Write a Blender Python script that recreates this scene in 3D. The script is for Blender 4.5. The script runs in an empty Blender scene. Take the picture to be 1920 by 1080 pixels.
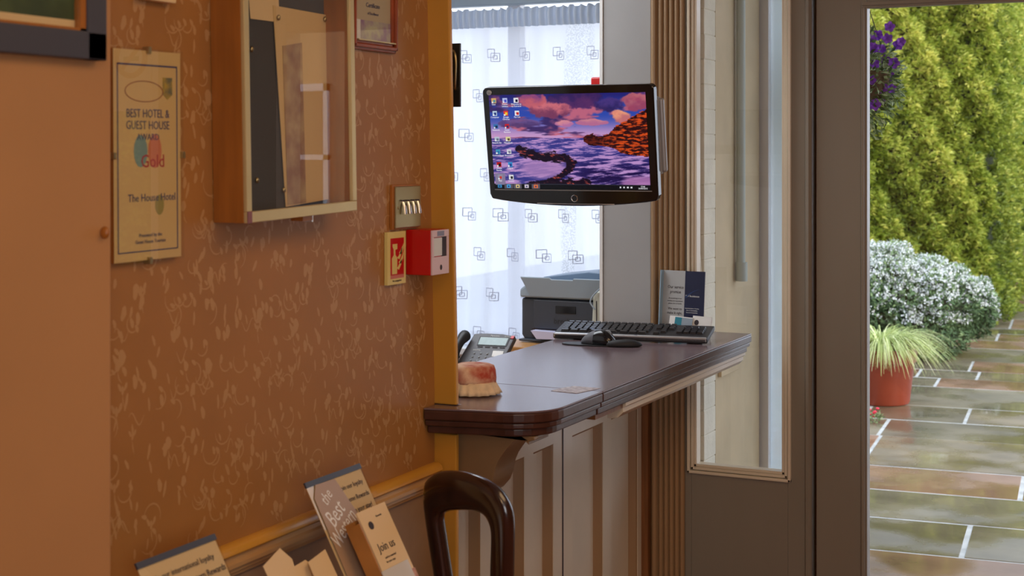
import bpy, bmesh, math, random
import numpy as np
from mathutils import Vector, Matrix
C = bpy.context.scene.collection
S = bpy.context.scene
PI = math.pi
rnd = random.Random(7)
nr = np.random.RandomState(11)
# ---------------------------------------------------------------- camera
EYE = 1.6; F = 2755.0; TH = math.radians(25.5); HZ = 290.0
ct, st = math.cos(TH), math.sin(TH)
cam = bpy.data.cameras.new('camera'); co = bpy.data.objects.new('camera', cam); C.objects.link(co)
co.location = (0, 0, EYE); co.rotation_euler = (PI/2, 0, TH)
cam.sensor_width = 36; cam.lens = 36*F/1920; cam.shift_y = -(540-HZ)/1920
cam.clip_start = .05; cam.clip_end = 200
cam.dof.use_dof = True; cam.dof.focus_distance = 4.4; cam.dof.aperture_fstop = 6.5
S.camera = co
# ---------------------------------------------------------------- world and exposure
w = bpy.data.worlds.new('sky'); S.world = w; w.use_nodes = True
nt = w.node_tree; nt.nodes.clear()
wo = nt.nodes.new('ShaderNodeOutputWorld'); bg = nt.nodes.new('ShaderNodeBackground')
tc = nt.nodes.new('ShaderNodeTexCoord'); sx = nt.nodes.new('ShaderNodeSeparateXYZ'); cr = nt.nodes.new('ShaderNodeValToRGB')
nt.links.new(tc.outputs['Generated'], sx.inputs[0]); nt.links.new(sx.outputs[2], cr.inputs[0])
cr.color_ramp.elements[0].position = 0; cr.color_ramp.elements[0].color = (.80, .87, 1, 1)
cr.color_ramp.elements[1].position = .7; cr.color_ramp.elements[1].color = (.62, .77, 1, 1)
nt.links.new(cr.outputs[0], bg.inputs[0]); bg.inputs[1].default_value = 2.7
nt.links.new(bg.outputs[0], wo.inputs[0])
S.view_settings.view_transform = 'Standard'; S.view_settings.look = 'None'
S.view_settings.exposure = 0.0; S.view_settings.gamma = 1.0; S.view_settings.use_curve_mapping = False
def light(name, kind, loc, energy, color, size=None, target=None, **k):
    l = bpy.data.lights.new(name, kind); l.energy = energy; l.color = color
    if kind == 'AREA':
        l.size = size[0]; l.shape = 'RECTANGLE'; l.size_y = size[1]
    if kind == 'POINT': l.shadow_soft_size = size
    o = bpy.data.objects.new(name, l); C.objects.link(o); o.location = loc
    if target is not None:
        o.rotation_euler = (Vector(target)-Vector(loc)).to_track_quat('-Z', 'Y').to_euler()
    for a, b in k.items(): setattr(l, a, b)
    return o
sun = light('sun', 'SUN', (14, 4, 9), 3.6, (1, .94, .82), target=(0, 8, 0)); sun.data.angle = math.radians(24)
light('hall_ceiling_lamp', 'AREA', (.0, 2.4, 2.52), 19, (1, .64, .33), (1.2, 1.6), (0, 2.4, 0))
light('wall_washer_lamp', 'AREA', (-.30, .3, 2.50), 9, (1, .60, .28), (.5, .9), (-1.69, 2.2, 1.2))
light('rear_fill_light', 'AREA', (1.7, -1.0, 1.6), 46, (.92, .95, 1), (1.8, 1.6), (-1.2, 3.6, 1.1))  # added cool fill from behind the camera, no window stands there
light('office_fill_light', 'AREA', (-2.9, 4.3, 2.5), 30, (.88, .94, 1), (.9, 1.6), (-2.7, 4.4, 0))  # added unseen fill, strengthens the daylight in the office
# ---------------------------------------------------------------- pixel helpers (where things stand)
def Cw(xc, zc, h=0.): return Vector((xc*ct-zc*st, xc*st+zc*ct, h))
def ray(px):
    r = (px-960)/F
    return ct*r-st, st*r+ct          # dX, dY per unit depth
def Yat(px, X):
    a, b = ray(px); return X/a*b
def Xat(px, Y):
    a, b = ray(px); return Y/b*a
def wl(px, py, X):
    a, b = ray(px); z = X/a; return (b*z, EYE-(py-HZ)*z/F)
def wf(px, py, Y):
    a, b = ray(px); z = Y/b; return (a*z, EYE-(py-HZ)*z/F)
def wh(px, py, H):
    z = (EYE-H)*F/(py-HZ); return Cw((px-960)/F*z, z, H)
# ---------------------------------------------------------------- materials
def lin(c):
    return tuple((x/255/12.92 if x/255 <= .04045 else ((x/255+.055)/1.055)**2.4) for x in c)
def mat(name, col, rough=.5, metal=0, spec=.5, var=0, scale=20, bump=0, bscale=60, coat=0, col2=None, sheen=0, stretch=None, detail=4):
    m = bpy.data.materials.new(name); m.use_nodes = True
    n = m.node_tree; b = n.nodes['Principled BSDF']
    b.inputs['Base Color'].default_value = (*col, 1); b.inputs['Roughness'].default_value = rough
    b.inputs['Metallic'].default_value = metal; b.inputs['Specular IOR Level'].default_value = spec
    b.inputs['Coat Weight'].default_value = coat; b.inputs['Coat Roughness'].default_value = .12
    m.diffuse_color = (*col, 1)
    if var or bump:
        t = n.nodes.new('ShaderNodeTexCoord'); mp = n.nodes.new('ShaderNodeMapping'); n.links.new(t.outputs['Object'], mp.inputs[0])
        if stretch: mp.inputs['Scale'].default_value = stretch
    if var or col2:
        ns = n.nodes.new('ShaderNodeTexNoise'); ns.inputs['Scale'].default_value = scale; ns.inputs['Detail'].default_value = detail
        n.links.new(mp.outputs[0], ns.inputs[0])
        r = n.nodes.new('ShaderNodeValToRGB'); n.links.new(ns.outputs[0], r.inputs[0])
        c2 = col2 if col2 else tuple(max(0, x*(1-var)) for x in col)
        c1 = col if col2 else tuple(min(1, x*(1+var)) for x in col)
        r.color_ramp.elements[0].position = .35; r.color_ramp.elements[1].position = .65
        r.color_ramp.elements[0].color = (*c2, 1); r.color_ramp.elements[1].color = (*c1, 1)
        n.links.new(r.outputs[0], b.inputs['Base Color'])
    if bump:
        nb = n.nodes.new('ShaderNodeTexNoise'); nb.inputs['Scale'].default_value = bscale; nb.inputs['Detail'].default_value = 3
        n.links.new(mp.outputs[0], nb.inputs[0])
        bp = n.nodes.new('ShaderNodeBump'); bp.inputs['Strength'].default_value = bump; bp.inputs['Distance'].default_value = .004
        n.links.new(nb.outputs[0], bp.inputs['Height']); n.links.new(bp.outputs[0], b.inputs['Normal'])
    return m
def emis(name, col, s=1.):
    m = bpy.data.materials.new(name); m.use_nodes = True; n = m.node_tree; b = n.nodes['Principled BSDF']
    b.inputs['Base Color'].default_value = (0, 0, 0, 1); b.inputs['Emission Color'].default_value = (*col, 1); b.inputs['Emission Strength'].default_value = s
    b.inputs['Roughness'].default_value = .3
    return m
def glass(name, tint=(1, 1, 1), ior=1.5, refl=1.0):
    m = bpy.data.materials.new(name); m.use_nodes = True; n = m.node_tree; n.nodes.clear()
    o = n.nodes.new('ShaderNodeOutputMaterial'); mx = n.nodes.new('ShaderNodeMixShader')
    tr = n.nodes.new('ShaderNodeBsdfTransparent'); gl = n.nodes.new('ShaderNodeBsdfGlossy'); fr = n.nodes.new('ShaderNodeFresnel')
    tr.inputs[0].default_value = (*tint, 1); gl.inputs['Roughness'].default_value = .0; fr.inputs[0].default_value = ior
    gl.inputs[0].default_value = (refl, refl, refl, 1)
    ge = n.nodes.new('ShaderNodeNewGeometry'); iv = n.nodes.new('ShaderNodeMath'); iv.operation = 'SUBTRACT'; iv.inputs[0].default_value = 1.0; n.links.new(ge.outputs['Backfacing'], iv.inputs[1])
    mu = n.nodes.new('ShaderNodeMath'); mu.operation = 'MULTIPLY'; n.links.new(fr.outputs[0], mu.inputs[0]); n.links.new(iv.outputs[0], mu.inputs[1])
    n.links.new(mu.outputs[0], mx.inputs[0]); n.links.new(tr.outputs[0], mx.inputs[1]); n.links.new(gl.outputs[0], mx.inputs[2]); n.links.new(mx.outputs[0], o.inputs[0])
    return m
def leafmat(name, c_lo, c_mid, c_hi, rough=.55, transl=.25):
    m = bpy.data.materials.new(name); m.use_nodes = True; n = m.node_tree; b = n.nodes['Principled BSDF']
    a = n.nodes.new('ShaderNodeAttribute'); a.attribute_name = 'tone'
    r = n.nodes.new('ShaderNodeValToRGB'); n.links.new(a.outputs['Fac'], r.inputs[0])
    e = r.color_ramp.elements; e[0].color = (*c_lo, 1); e[1].color = (*c_hi, 1); k = e.new(.5); k.color = (*c_mid, 1)
    n.links.new(r.outputs[0], b.inputs['Base Color']); b.inputs['Roughness'].default_value = rough
    t = n.nodes.new('ShaderNodeBsdfTranslucent'); n.links.new(r.outputs[0], t.inputs[0])
    mx = n.nodes.new('ShaderNodeMixShader'); mx.inputs[0].default_value = transl
    n.links.new(b.outputs[0], mx.inputs[1]); n.links.new(t.outputs[0], mx.inputs[2]); n.links.new(mx.outputs[0], n.nodes['Material Output'].inputs[0])
    return m
M = {}
M['paper'] = mat('wallpaper_ground', lin((160, 110, 58)), .36, spec=.35, var=.05, scale=6, bump=.05, bscale=300)
M['motif'] = mat('wallpaper_print', lin((180, 137, 89)), .32, spec=.45)
M['dado'] = mat('dado_paint', lin((150, 122, 96)), .5, var=.05)
M['cream'] = mat('cream_gloss_paint', lin((220, 208, 184)), .28, spec=.5, var=.04, scale=5, bump=.04, bscale=25)
M['ochre'] = mat('ochre_gloss_paint', lin((200, 146, 56)), .25, var=.05, scale=4)
M['flesh'] = mat('plaster_peach', lin((176, 128, 80)), .6, var=.04, scale=3)
M['grey'] = mat('stone_grey_paint', lin((166, 166, 166)), .4, var=.04, scale=4, bump=.03, bscale=20)
M['facade'] = mat('taupe_gloss_paint', lin((138, 130, 116)), .3, var=.06, scale=3, bump=.06, bscale=18, stretch=(1, 1, .25))
M['flute'] = mat('tan_paint_warm_shade', lin((158, 126, 90)), .3, var=.06, scale=6, stretch=(1, 1, .1))  # on the fluted trim the tan stands in for warm shading on off-white paint
M['brownp'] = mat('brown_wood_and_shade', lin((130, 82, 44)), .4, var=.2, scale=12, stretch=(6, 6, .4))
M['white'] = mat('white_paint', (.78, .78, .76), .45)
M['offwhite'] = mat('masonry_paint', lin((225, 218, 198)), .7, var=.06, scale=9, bump=.5, bscale=70)
M['creamwall'] = mat('cream_render', lin((200, 180, 144)), .6, var=.08, scale=5, bump=.1, bscale=40)
M['dark'] = mat('black_gloss_plastic', (.008, .008, .009), .12, spec=.6)
M['darkm'] = mat('black_matt_plastic', (.02, .02, .023), .45)
M['dgrey'] = mat('charcoal_plastic', (.045, .052, .068), .45)
M['mgrey'] = mat('grey_plastic', (.25, .26, .27), .4)
M['lgrey'] = mat('light_grey_plastic', lin((150, 165, 178)), .4)
M['silver'] = mat('silver_plastic', (.5, .5, .51), .3, metal=.6)
M['chrome'] = mat('chrome', (.75, .75, .75), .12, metal=1)
M['brass'] = mat('brass', lin((176, 160, 120)), .34, metal=1, bump=.02)
M['brassf'] = mat('champagne_metal', lin((214, 196, 146)), .35, metal=.55, var=.03)
M['mahog'] = mat('mahogany', lin((42, 22, 18)), .22, spec=.6, var=.3, scale=9, coat=.6, stretch=(4, 4, .6))
M['redwood'] = mat('red_stained_wood', lin((140, 62, 28)), .3, var=.2, scale=14, coat=.3, stretch=(3, 3, 1))
M['casewood'] = mat('orange_stained_wood', lin((158, 96, 34)), .35, var=.12, scale=10, stretch=(5, 5, .5))
M['slate'] = mat('slate_blue_paint', lin((62, 64, 76)), .45)
M['felt'] = mat('charcoal_felt', lin((66, 68, 74)), .8, bump=.2, bscale=400)
M['card'] = mat('cream_card', lin((224, 196, 150)), .55)
M['beige'] = mat('beige_notice_paper', lin((214, 184, 132)), .5)
M['white_paper'] = mat('white_paper', (.82, .82, .80), .5)
M['ink'] = mat('dark_ink', lin((52, 42, 48)), .6)
M['inkblue'] = mat('blue_ink', lin((60, 62, 110)), .6)
M['inkred'] = mat('red_ink', lin((170, 40, 60)), .6)
M['navy'] = mat('navy_print', lin((22, 26, 62)), .3)
M['navyglow'] = mat('blue_print', lin((48, 86, 150)), .3)
M['red'] = mat('red_plastic', lin((190, 14, 12)), .35, spec=.5)
M['yellowpl'] = mat('pale_yellow_plastic', lin((222, 206, 130)), .4)
M['counter'] = mat('plum_laminate', lin((112, 94, 98)), .2, spec=.5, var=.10, scale=7, bump=.02, bscale=80, stretch=(1, .4, 1))
M['cedge'] = mat('worn_brown_edge', lin((72, 44, 36)), .28, var=.2, scale=25, bump=.08, bscale=60)
M['seat'] = mat('dark_green_upholstery', lin((60, 48, 36)), .8, bump=.3, bscale=300)
M['cloth'] = mat('patterned_cloth', lin((226, 190, 160)), .85, col2=lin((176, 70, 48)), var=.1, scale=26)
M['lace'] = mat('cream_frill', lin((222, 196, 160)), .85, var=.12, scale=40)
M['lcd'] = mat('grey_green_lcd', lin((150, 175, 178)), .2, var=.05, scale=60)
M['terracotta'] = mat('terracotta_plastic', lin((142, 58, 34)), .4, var=.08, scale=8)
M['soil'] = mat('soil', (.03, .02, .012), .9)
M['carpet'] = mat('rust_carpet', lin((150, 84, 48)), .95, var=.15, scale=60, bump=.4, bscale=300)
M['upvc'] = mat('white_upvc', (.9, .9, .93), .3)
M['pipe'] = mat('pale_pipe', lin((176, 184, 176)), .5)
M['glass'] = glass('clear_glass', (.97, .97, .97))
M['glassd'] = glass('picture_glass', (.97, .97, .95), 1.5)
M['acrylic'] = glass('clear_acrylic', (.96, .96, .94), 1.45)
M['teal'] = mat('teal_card', lin((40, 130, 150)), .4)
M['green'] = mat('green_print', lin((70, 90, 60)), .5, col2=lin((40, 60, 40)), var=.1, scale=14)
M['lilac'] = mat('lilac_print', lin((150, 120, 160)), .5, col2=lin((190, 190, 160)), var=.1, scale=30)
M['pinkp'] = mat('photo_print', lin((200, 150, 120)), .5, col2=lin((150, 70, 50)), var=.1, scale=40)
M['amber'] = mat('amber_wood', lin((172, 116, 56)), .4, var=.12, scale=16)
# ---------------------------------------------------------------- mesh helpers
MW = {}
def tagp(o, label=None, cat=None, group=None, kind=None):
    if label: o['label'] = label
    if cat: o['category'] = cat
    if group: o['group'] = group
    if kind: o['kind'] = kind
    return o
def thing(name, label, cat, loc=(0, 0, 0), rot=(0, 0, 0), group=None):
    o = bpy.data.objects.new(name, None); C.objects.link(o); o.empty_display_size = .05
    o.location = loc; o.rotation_euler = rot
    from mathutils import Euler
    MW[o.name] = Matrix.Translation(Vector(loc)) @ Euler(rot).to_matrix().to_4x4()
    return tagp(o, label, cat, group)
def finish(name, me, mats, parent, world, smooth, bevel, seg=2):
    for m_ in (mats if isinstance(mats, (list, tuple)) else [mats]): me.materials.append(M[m_] if isinstance(m_, str) else m_)
    o = bpy.data.objects.new(name, me); C.objects.link(o)
    if parent is not None:
        if world: me.transform(MW[parent.name].inverted())
        o.parent = parent; MW[o.name] = MW[parent.name]
    else:
        n = len(me.vertices)
        a = np.empty(n*3, dtype=np.float32); me.vertices.foreach_get('co', a); a = a.reshape(-1, 3)
        mn, mx = a.min(0), a.max(0)
        p = Vector(((mn[0]+mx[0])/2, (mn[1]+mx[1])/2, mn[2])); me.transform(Matrix.Translation(-p)); o.location = p
        MW[o.name] = Matrix.Translation(p)
    if smooth:
        me.polygons.foreach_set('use_smooth', [True]*len(me.polygons))
        if smooth != 'all':
            try: me.set_sharp_from_angle(angle=math.radians(42))
            except Exception: pass
    if bevel:
        b = o.modifiers.new('bevel', 'BEVEL'); b.width = bevel; b.segments = seg; b.limit_method = 'ANGLE'; b.angle_limit = math.radians(40)
        b.harden_normals = False
    return o
class MB:
    def __init__(s): s.v = []; s.f = []; s.m = []; s.k = 0; s.T = None
    def add(s, vs, fs):
        n = len(s.v)
        for v in vs:
            v = Vector(v)
            if s.T is not None: v = s.T @ v
            s.v.append(tuple(v))
        for f in fs: s.f.append([n+i for i in f]); s.m.append(s.k)
        return s
    def box(s, x0, x1, y0, y1, z0, z1):
        x0, x1 = sorted((x0, x1)); y0, y1 = sorted((y0, y1)); z0, z1 = sorted((z0, z1))
        return s.add([(x0,y0,z0),(x1,y0,z0),(x1,y1,z0),(x0,y1,z0),(x0,y0,z1),(x1,y0,z1),(x1,y1,z1),(x0,y1,z1)],
                     [(0,3,2,1),(4,5,6,7),(0,1,5,4),(1,2,6,5),(2,3,7,6),(3,0,4,7)])
    def prism(s, pts, plane, a, b):
        def mp(u, v, t): return {'xz': (u, t, v), 'yz': (t, u, v), 'xy': (u, v, t)}[plane]
        n = len(pts)
        area = sum(pts[i][0]*pts[(i+1) % n][1]-pts[(i+1) % n][0]*pts[i][1] for i in range(n))
        if area < 0: pts = pts[::-1]
        vs = [mp(u, v, a) for u, v in pts]+[mp(u, v, b) for u, v in pts]
        fs = [tuple(range(n))[::-1], tuple(range(n, 2*n))]+[(i, (i+1) % n, n+(i+1) % n, n+i) for i in range(n)]
        flip = (plane == 'xz') != (b < a)
        if flip: fs = [f[::-1] for f in fs]
        return s.add(vs, fs)
    def tube(s, pts, r, n=10, closed=False, sy=1.):
        pts = [Vector(p) for p in pts]; m = len(pts); rings = []
        rs = r if isinstance(r, (list, tuple)) else [r]*m
        prev = None
        for i, p in enumerate(pts):
            a = pts[(i-1) % m] if (closed or i > 0) else p; b = pts[(i+1) % m] if (closed or i < m-1) else p
            t = (b-a).normalized()
            if prev is None:
                u = t.orthogonal().normalized()
            else:
                u = (prev-t*prev.dot(t)).normalized()
            prev = u; v = t.cross(u)
            rings.append([p+(u*math.cos(2*PI*j/n)+v*math.sin(2*PI*j/n)*sy)*rs[i] for j in range(n)])
        vs = [q for R in rings for q in R]; fs = []
        for i in range(m if closed else m-1):
            for j in range(n):
                a_ = i*n+j; b_ = i*n+(j+1) % n; c_ = ((i+1) % m)*n+(j+1) % n; d_ = ((i+1) % m)*n+j
                fs.append((a_, b_, c_, d_))
        if not closed: fs.append(tuple(range(n))[::-1]); fs.append(tuple((m-1)*n+j for j in range(n)))
        return s.add(vs, fs)
    def lathe(s, prof, n=32, c=(0, 0, 0), wob=None):
        vs = []; fs = []; m = len(prof)
        for r, z in prof:
            for j in range(n):
                a = 2*PI*j/n; rr = r*(1+(wob(a, z) if wob else 0))
                vs.append((c[0]+rr*math.cos(a), c[1]+rr*math.sin(a), c[2]+z))
        for i in range(m-1):
            for j in range(n): fs.append((i*n+j, i*n+(j+1) % n, (i+1)*n+(j+1) % n, (i+1)*n+j))
        fs.append(tuple(range(n))[::-1]); fs.append(tuple((m-1)*n+j for j in range(n)))
        return s.add(vs, fs)
    def ball(s, c, r, n=12, sc=(1, 1, 1)):
        prof = [(max(1e-4, math.sin(PI*i/n)), -math.cos(PI*i/n)) for i in range(n+1)]
        o = s.T; T = Matrix.Translation(Vector(c)) @ Matrix.Diagonal((r*sc[0], r*sc[1], r*sc[2], 1))
        s.T = T if o is None else o @ T
        s.lathe(prof, 2*n); s.T = o; return s
    def build(s, name, mats, parent=None, world=True, smooth=False, bevel=0, seg=2):
        me = bpy.data.meshes.new(name); me.from_pydata(s.v, [], s.f)
        me.polygons.foreach_set('material_index', s.m); me.update()
        return finish(name, me, mats, parent, world, smooth, bevel, seg)
def sbox(*a): return MB().box(*a)
def struct(o, label=None): o['kind'] = 'structure'; return o
def frame_mat(right, up, n, at):
    r, u, k = Vector(right).normalized(), Vector(up).normalized(), Vector(n).normalized()
    return Matrix(((r.x, u.x, k.x, at[0]), (r.y, u.y, k.y, at[1]), (r.z, u.z, k.z, at[2]), (0, 0, 0, 1)))
def text(name, lines, mtx, material, parent, world=True, thick=.0002):
    """lines: list of (string, x, y, size, align[, rot, sx])"""
    V = []; Fc = []
    for ln in lines:
        s_, x, y, size, al = ln[:5]; rot = ln[5] if len(ln) > 5 else 0; sxx = ln[6] if len(ln) > 6 else 1
        cu = bpy.data.curves.new('t', 'FONT'); cu.body = s_; cu.size = size; cu.align_x = al; cu.align_y = 'CENTER'; cu.resolution_u = 2; cu.extrude = thick
        ob = bpy.data.objects.new('t', cu); C.objects.link(ob); bpy.context.view_layer.update()
        me = bpy.data.meshes.new_from_object(ob)
        me.transform(mtx @ Matrix.Translation((x, y, 0)) @ Matrix.Rotation(rot, 4, 'Z') @ Matrix.Diagonal((sxx, 1, 1, 1)))
        n0 = len(V); V += [tuple(v.co) for v in me.vertices]; Fc += [[n0+i for i in p.vertices] for p in me.polygons]
        bpy.data.objects.remove(ob); bpy.data.curves.remove(cu); bpy.data.meshes.remove(me)
    me = bpy.data.meshes.new(name); me.from_pydata(V, [], Fc); me.update()
    return finish(name, me, material, parent, world, False, 0)
WALLR, WALLU, WALLN = (0, 1, 0), (0, 0, 1), (1, 0, 0)
def smooth_pts(pts, k=4, closed=False):
    P = [Vector(p) for p in pts]; n = len(P); out = []
    rng = range(n if closed else n-1)
    for i in rng:
        p0 = P[(i-1) % n] if (closed or i > 0) else P[0]; p1 = P[i]; p2 = P[(i+1) % n]; p3 = P[(i+2) % n] if (closed or i+2 < n) else P[-1]
        for j in range(k):
            t = j/k
            out.append(.5*((2*p1)+(p2-p0)*t+(2*p0-5*p1+4*p2-p3)*t*t+(3*p1-p0-3*p2+p3)*t**3))
    if not closed: out.append(P[-1])
    return out
# ================================================================ THE ROOM
WX = -1.69; FY = 4.8; CZ = 2.62
# wallpapered wall with its printed pattern
wb = MB(); wb.box(-1.83, WX, -2.6, 3.11, 0.84, CZ)
wb.k = 1
def strip(pts, wd, X=WX+.0006):
    n = len(pts)
    for i in range(n-1):
        (a, b), (c, d) = pts[i], pts[i+1]
        L = math.hypot(c-a, d-b) or 1e-6; t0 = math.sin(PI*i/(n-1))*.8+.25; t1 = math.sin(PI*(i+1)/(n-1))*.8+.25
        nx, ny = -(d-b)/L*wd/2, (c-a)/L*wd/2
        wb.add([(X, a-nx*t0, b-ny*t0), (X, c-nx*t1, d-ny*t1), (X, c+nx*t1, d+ny*t1), (X, a+nx*t0, b+ny*t0)], [(0, 1, 2, 3)])
def blob(cy, cz, ly, lz, ang, X=WX+.0007):
    n = 10; vs = []
    for i in range(n):
        a = 2*PI*i/n; u = math.cos(a)*ly*(1+.18*math.cos(3*a+ang)); v = math.sin(a)*lz
        vs.append((X, cy+u*math.cos(ang)-v*math.sin(ang), cz+u*math.sin(ang)+v*math.cos(ang)))
    wb.add(vs, [tuple(range(n))])
tile = []
rt = random.Random(3)
TW, TH_ = .53, .50
for i in range(250):
    tile.append((rt.random()*TW, rt.random()*TH_, rt.choice('vvbbbollttfs'), rt.random()*2*PI, rt.uniform(.75, 1.3)))
y0 = 1.2
while y0 < 3.1:
    z0 = .40
    while z0 < 2.3:
        for (a, b, k, ang, s_) in tile:
            y, z = y0+a, z0+b
            if not (1.25 < y < 3.07 and .89 < z < 2.3): continue
            X_ = WX+.00012+.0002*((a*7919+b*104729) % 1)
            if k == 'v':
                r = .020*s_; pts = [(y+r*math.cos(ang+t*.42)*(1-.03*t), z+r*math.sin(ang+t*.42)*(1-.03*t)) for t in range(9)]; strip(pts, .0030, X_)
                blob(pts[-1][0], pts[-1][1], .004, .008, ang*.2, X_+.00003)
            elif k == 's':
                pts = [(y+.032*s_*(t/10-.5), z+.012*math.sin(t*.62+ang)) for t in range(11)]; strip(pts, .0028, X_)
            elif k == 'o':
                blob(y, z, .0085*s_, .0125*s_, .2*math.sin(ang), X_); blob(y-.012, z-.010, .003, .007, .8, X_); strip([(y, z-.012), (y+.003, z-.024), (y+.010, z-.032)], .003, X_)
            elif k == 'b': blob(y, z, .0052*s_, .011*s_, .35*math.sin(ang), X_)
            elif k == 'l': blob(y, z, .0034*s_, .0105*s_, .6*math.sin(ang), X_)
            elif k == 't': blob(y, z, .0028*s_, .013*s_, .3*math.sin(ang), X_)
            elif k == 'f':
                for q in range(3): blob(y+(q-1)*.008*s_, z+.006*abs(q-1), .0036*s_, .0085*s_, (1-q)*.5, X_+q*.00002)
                strip([(y, z-.008), (y+.001, z-.018), (y+.004, z-.03)], .0028, X_)
        z0 += TH_
    y0 += TW
struct(wb.build('wall_left', ['paper', 'motif']))
struct(sbox(-1.83, WX-.001, -2.6, 3.11, 0, 0.838).build('wall_left_dado', 'dado'))
# boxed pier close to the camera on the left
struct(sbox(-1.688, -1.55, -2.6, Yat(209, -1.55), 0, CZ).build('wall_left_pier', 'flesh', bevel=.004))
# dado rail
prof = [(0, .845), (.012, .845), (.020, .838), (.022, .828), (.016, .822), (0, .822)]
prof2 = [(0, .8215), (.014, .8215), (.015, .812), (.020, .808), (.020, .800), (.012, .796), (.012, .788), (.008, .786), (.006, .778), (0, .776)]
struct(MB().prism([(WX+.0005+a*1.15, (b-.845)*.95+.862) for a, b in prof2], 'xz', Yat(214, -1.55)+.01, 3.105).build('trim_10', mat('rail_daylight_sheen', lin((188, 150, 104)), .18), smooth=True))  # lower mouldings coloured paler to imitate daylight reflected on the rail
struct(MB().prism([(WX+.0005+a*1.15, (b-.845)*.95+.862) for a, b in prof], 'xz', Yat(214, -1.55)+.01, 3.105).build('trim_1', 'ochre', smooth=True))
# wall end post above and below the counter
ln_ = lambda z: -.038*(z-1.0)
struct(MB().add([(x_, y_+ln_(z_), z_) for z_ in (1.001, CZ) for x_, y_ in ((WX-.01, 3.1115), (-1.632, 3.1115), (-1.632, 3.127), (WX-.01, 3.127))], [(0,3,2,1),(4,5,6,7),(0,1,5,4),(1,2,6,5),(2,3,7,6),(3,0,4,7)]).build('trim_2', 'ochre', bevel=.003))
struct(MB().box(WX-.01, -1.632, 3.1115, 3.127, 0, .93).build('trim_3', 'ochre', bevel=.003))
struct(sbox(-1.83, WX-.002, 3.128, FY, 2.30, CZ).build('wall_hatch_header', 'ochre'))
# floor, ceiling, far shell (never in view but it shapes the light)
struct(sbox(-1.83, 2.3, -2.6, FY+.1, -.1, 0).build('floor', 'carpet'))
struct(sbox(-4.1, 2.3, -2.7, 6.1, CZ+.0005, CZ+.12).build('ceiling', 'white'))
struct(sbox(2.3, 2.4, -2.6, FY+.1, 0, CZ).build('wall_right', 'flesh'))
struct(sbox(-1.83, 2.3, -2.7, -2.6005, 0, CZ).build('wall_back', 'flesh'))
# office behind the hatch
struct(sbox(-4.1, -1.831, 2.7, 6.1, -.1, 0).build('floor_office', 'carpet'))
struct(sbox(-4.1, -4.0, 2.6, 6.0, 0, CZ).build('wall_office_left', 'white'))
struct(sbox(-4.0, -1.831, 2.6, 2.7, 0, CZ).build('wall_office_back', 'white'))
OY = 5.9; WXL, WXR, WZ0, WZ1 = -3.7, -1.98, .74, 2.34
w_ = MB(); w_.box(-4.0, WXL, OY, 6.05, 0, CZ); w_.box(WXR, -1.936, OY, 6.05, 0, CZ); w_.box(WXL, WXR, OY, 6.05, 0, WZ0); w_.box(WXL, WXR, OY, 6.05, WZ1, CZ)
struct(w_.build('wall_office_front', 'white'))
wn = thing('window_1', None, None, ((WXL+WXR)/2, OY+.08, WZ0)); wn['kind'] = 'structure'
f = MB()
for a, b in ((WXL, WXL+.06), (-2.86, -2.80), (WXR-.05, WXR)): f.box(a, b, OY+.05, OY+.11, WZ0, WZ1)
f.box(WXL, WXR, OY+.05, OY+.11, WZ0, WZ0+.06); f.box(WXL, WXR, OY+.05, OY+.11, WZ1-.06, WZ1)
f.build('window_frame', 'upvc', wn, bevel=.004); sbox(WXL+.06, WXR-.05, OY+.078, OY+.082, WZ0+.06, WZ1-.06).build('pane', 'glass', wn)
sbox(WXL, WXR, OY-.10, OY+.02, WZ0-.03, WZ0).build('window_sill', 'white', wn, bevel=.004)
# pillar between office window and hall facade
PX0, PX1 = Xat(1131, FY), Xat(1221, FY)
struct(sbox(PX0, PX1, FY, 4.95, 0, CZ).build('wall_pillar', 'grey', bevel=.003))
struct(sbox(PX0, -1.666, 4.951, 6.05, 0, CZ).build('wall_outer_return', 'creamwall'))
struct(sbox(PX0-.012, PX0-.001, FY-.004, FY+.02, 1.0, CZ).build('trim_4', 'white'))
# fluted architrave
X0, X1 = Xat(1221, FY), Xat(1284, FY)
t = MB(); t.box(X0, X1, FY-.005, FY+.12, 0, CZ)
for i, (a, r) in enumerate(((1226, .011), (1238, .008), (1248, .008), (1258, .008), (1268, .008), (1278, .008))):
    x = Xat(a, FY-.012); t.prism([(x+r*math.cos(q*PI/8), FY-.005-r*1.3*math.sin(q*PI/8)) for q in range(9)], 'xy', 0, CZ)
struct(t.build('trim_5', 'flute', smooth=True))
struct(sbox(Xat(1205, FY-.01), X0-.001, FY-.03, FY-.001, 0, .925).build('trim_6', 'brownp'))  # brown carries the warm shading of the painted woodwork here
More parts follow.
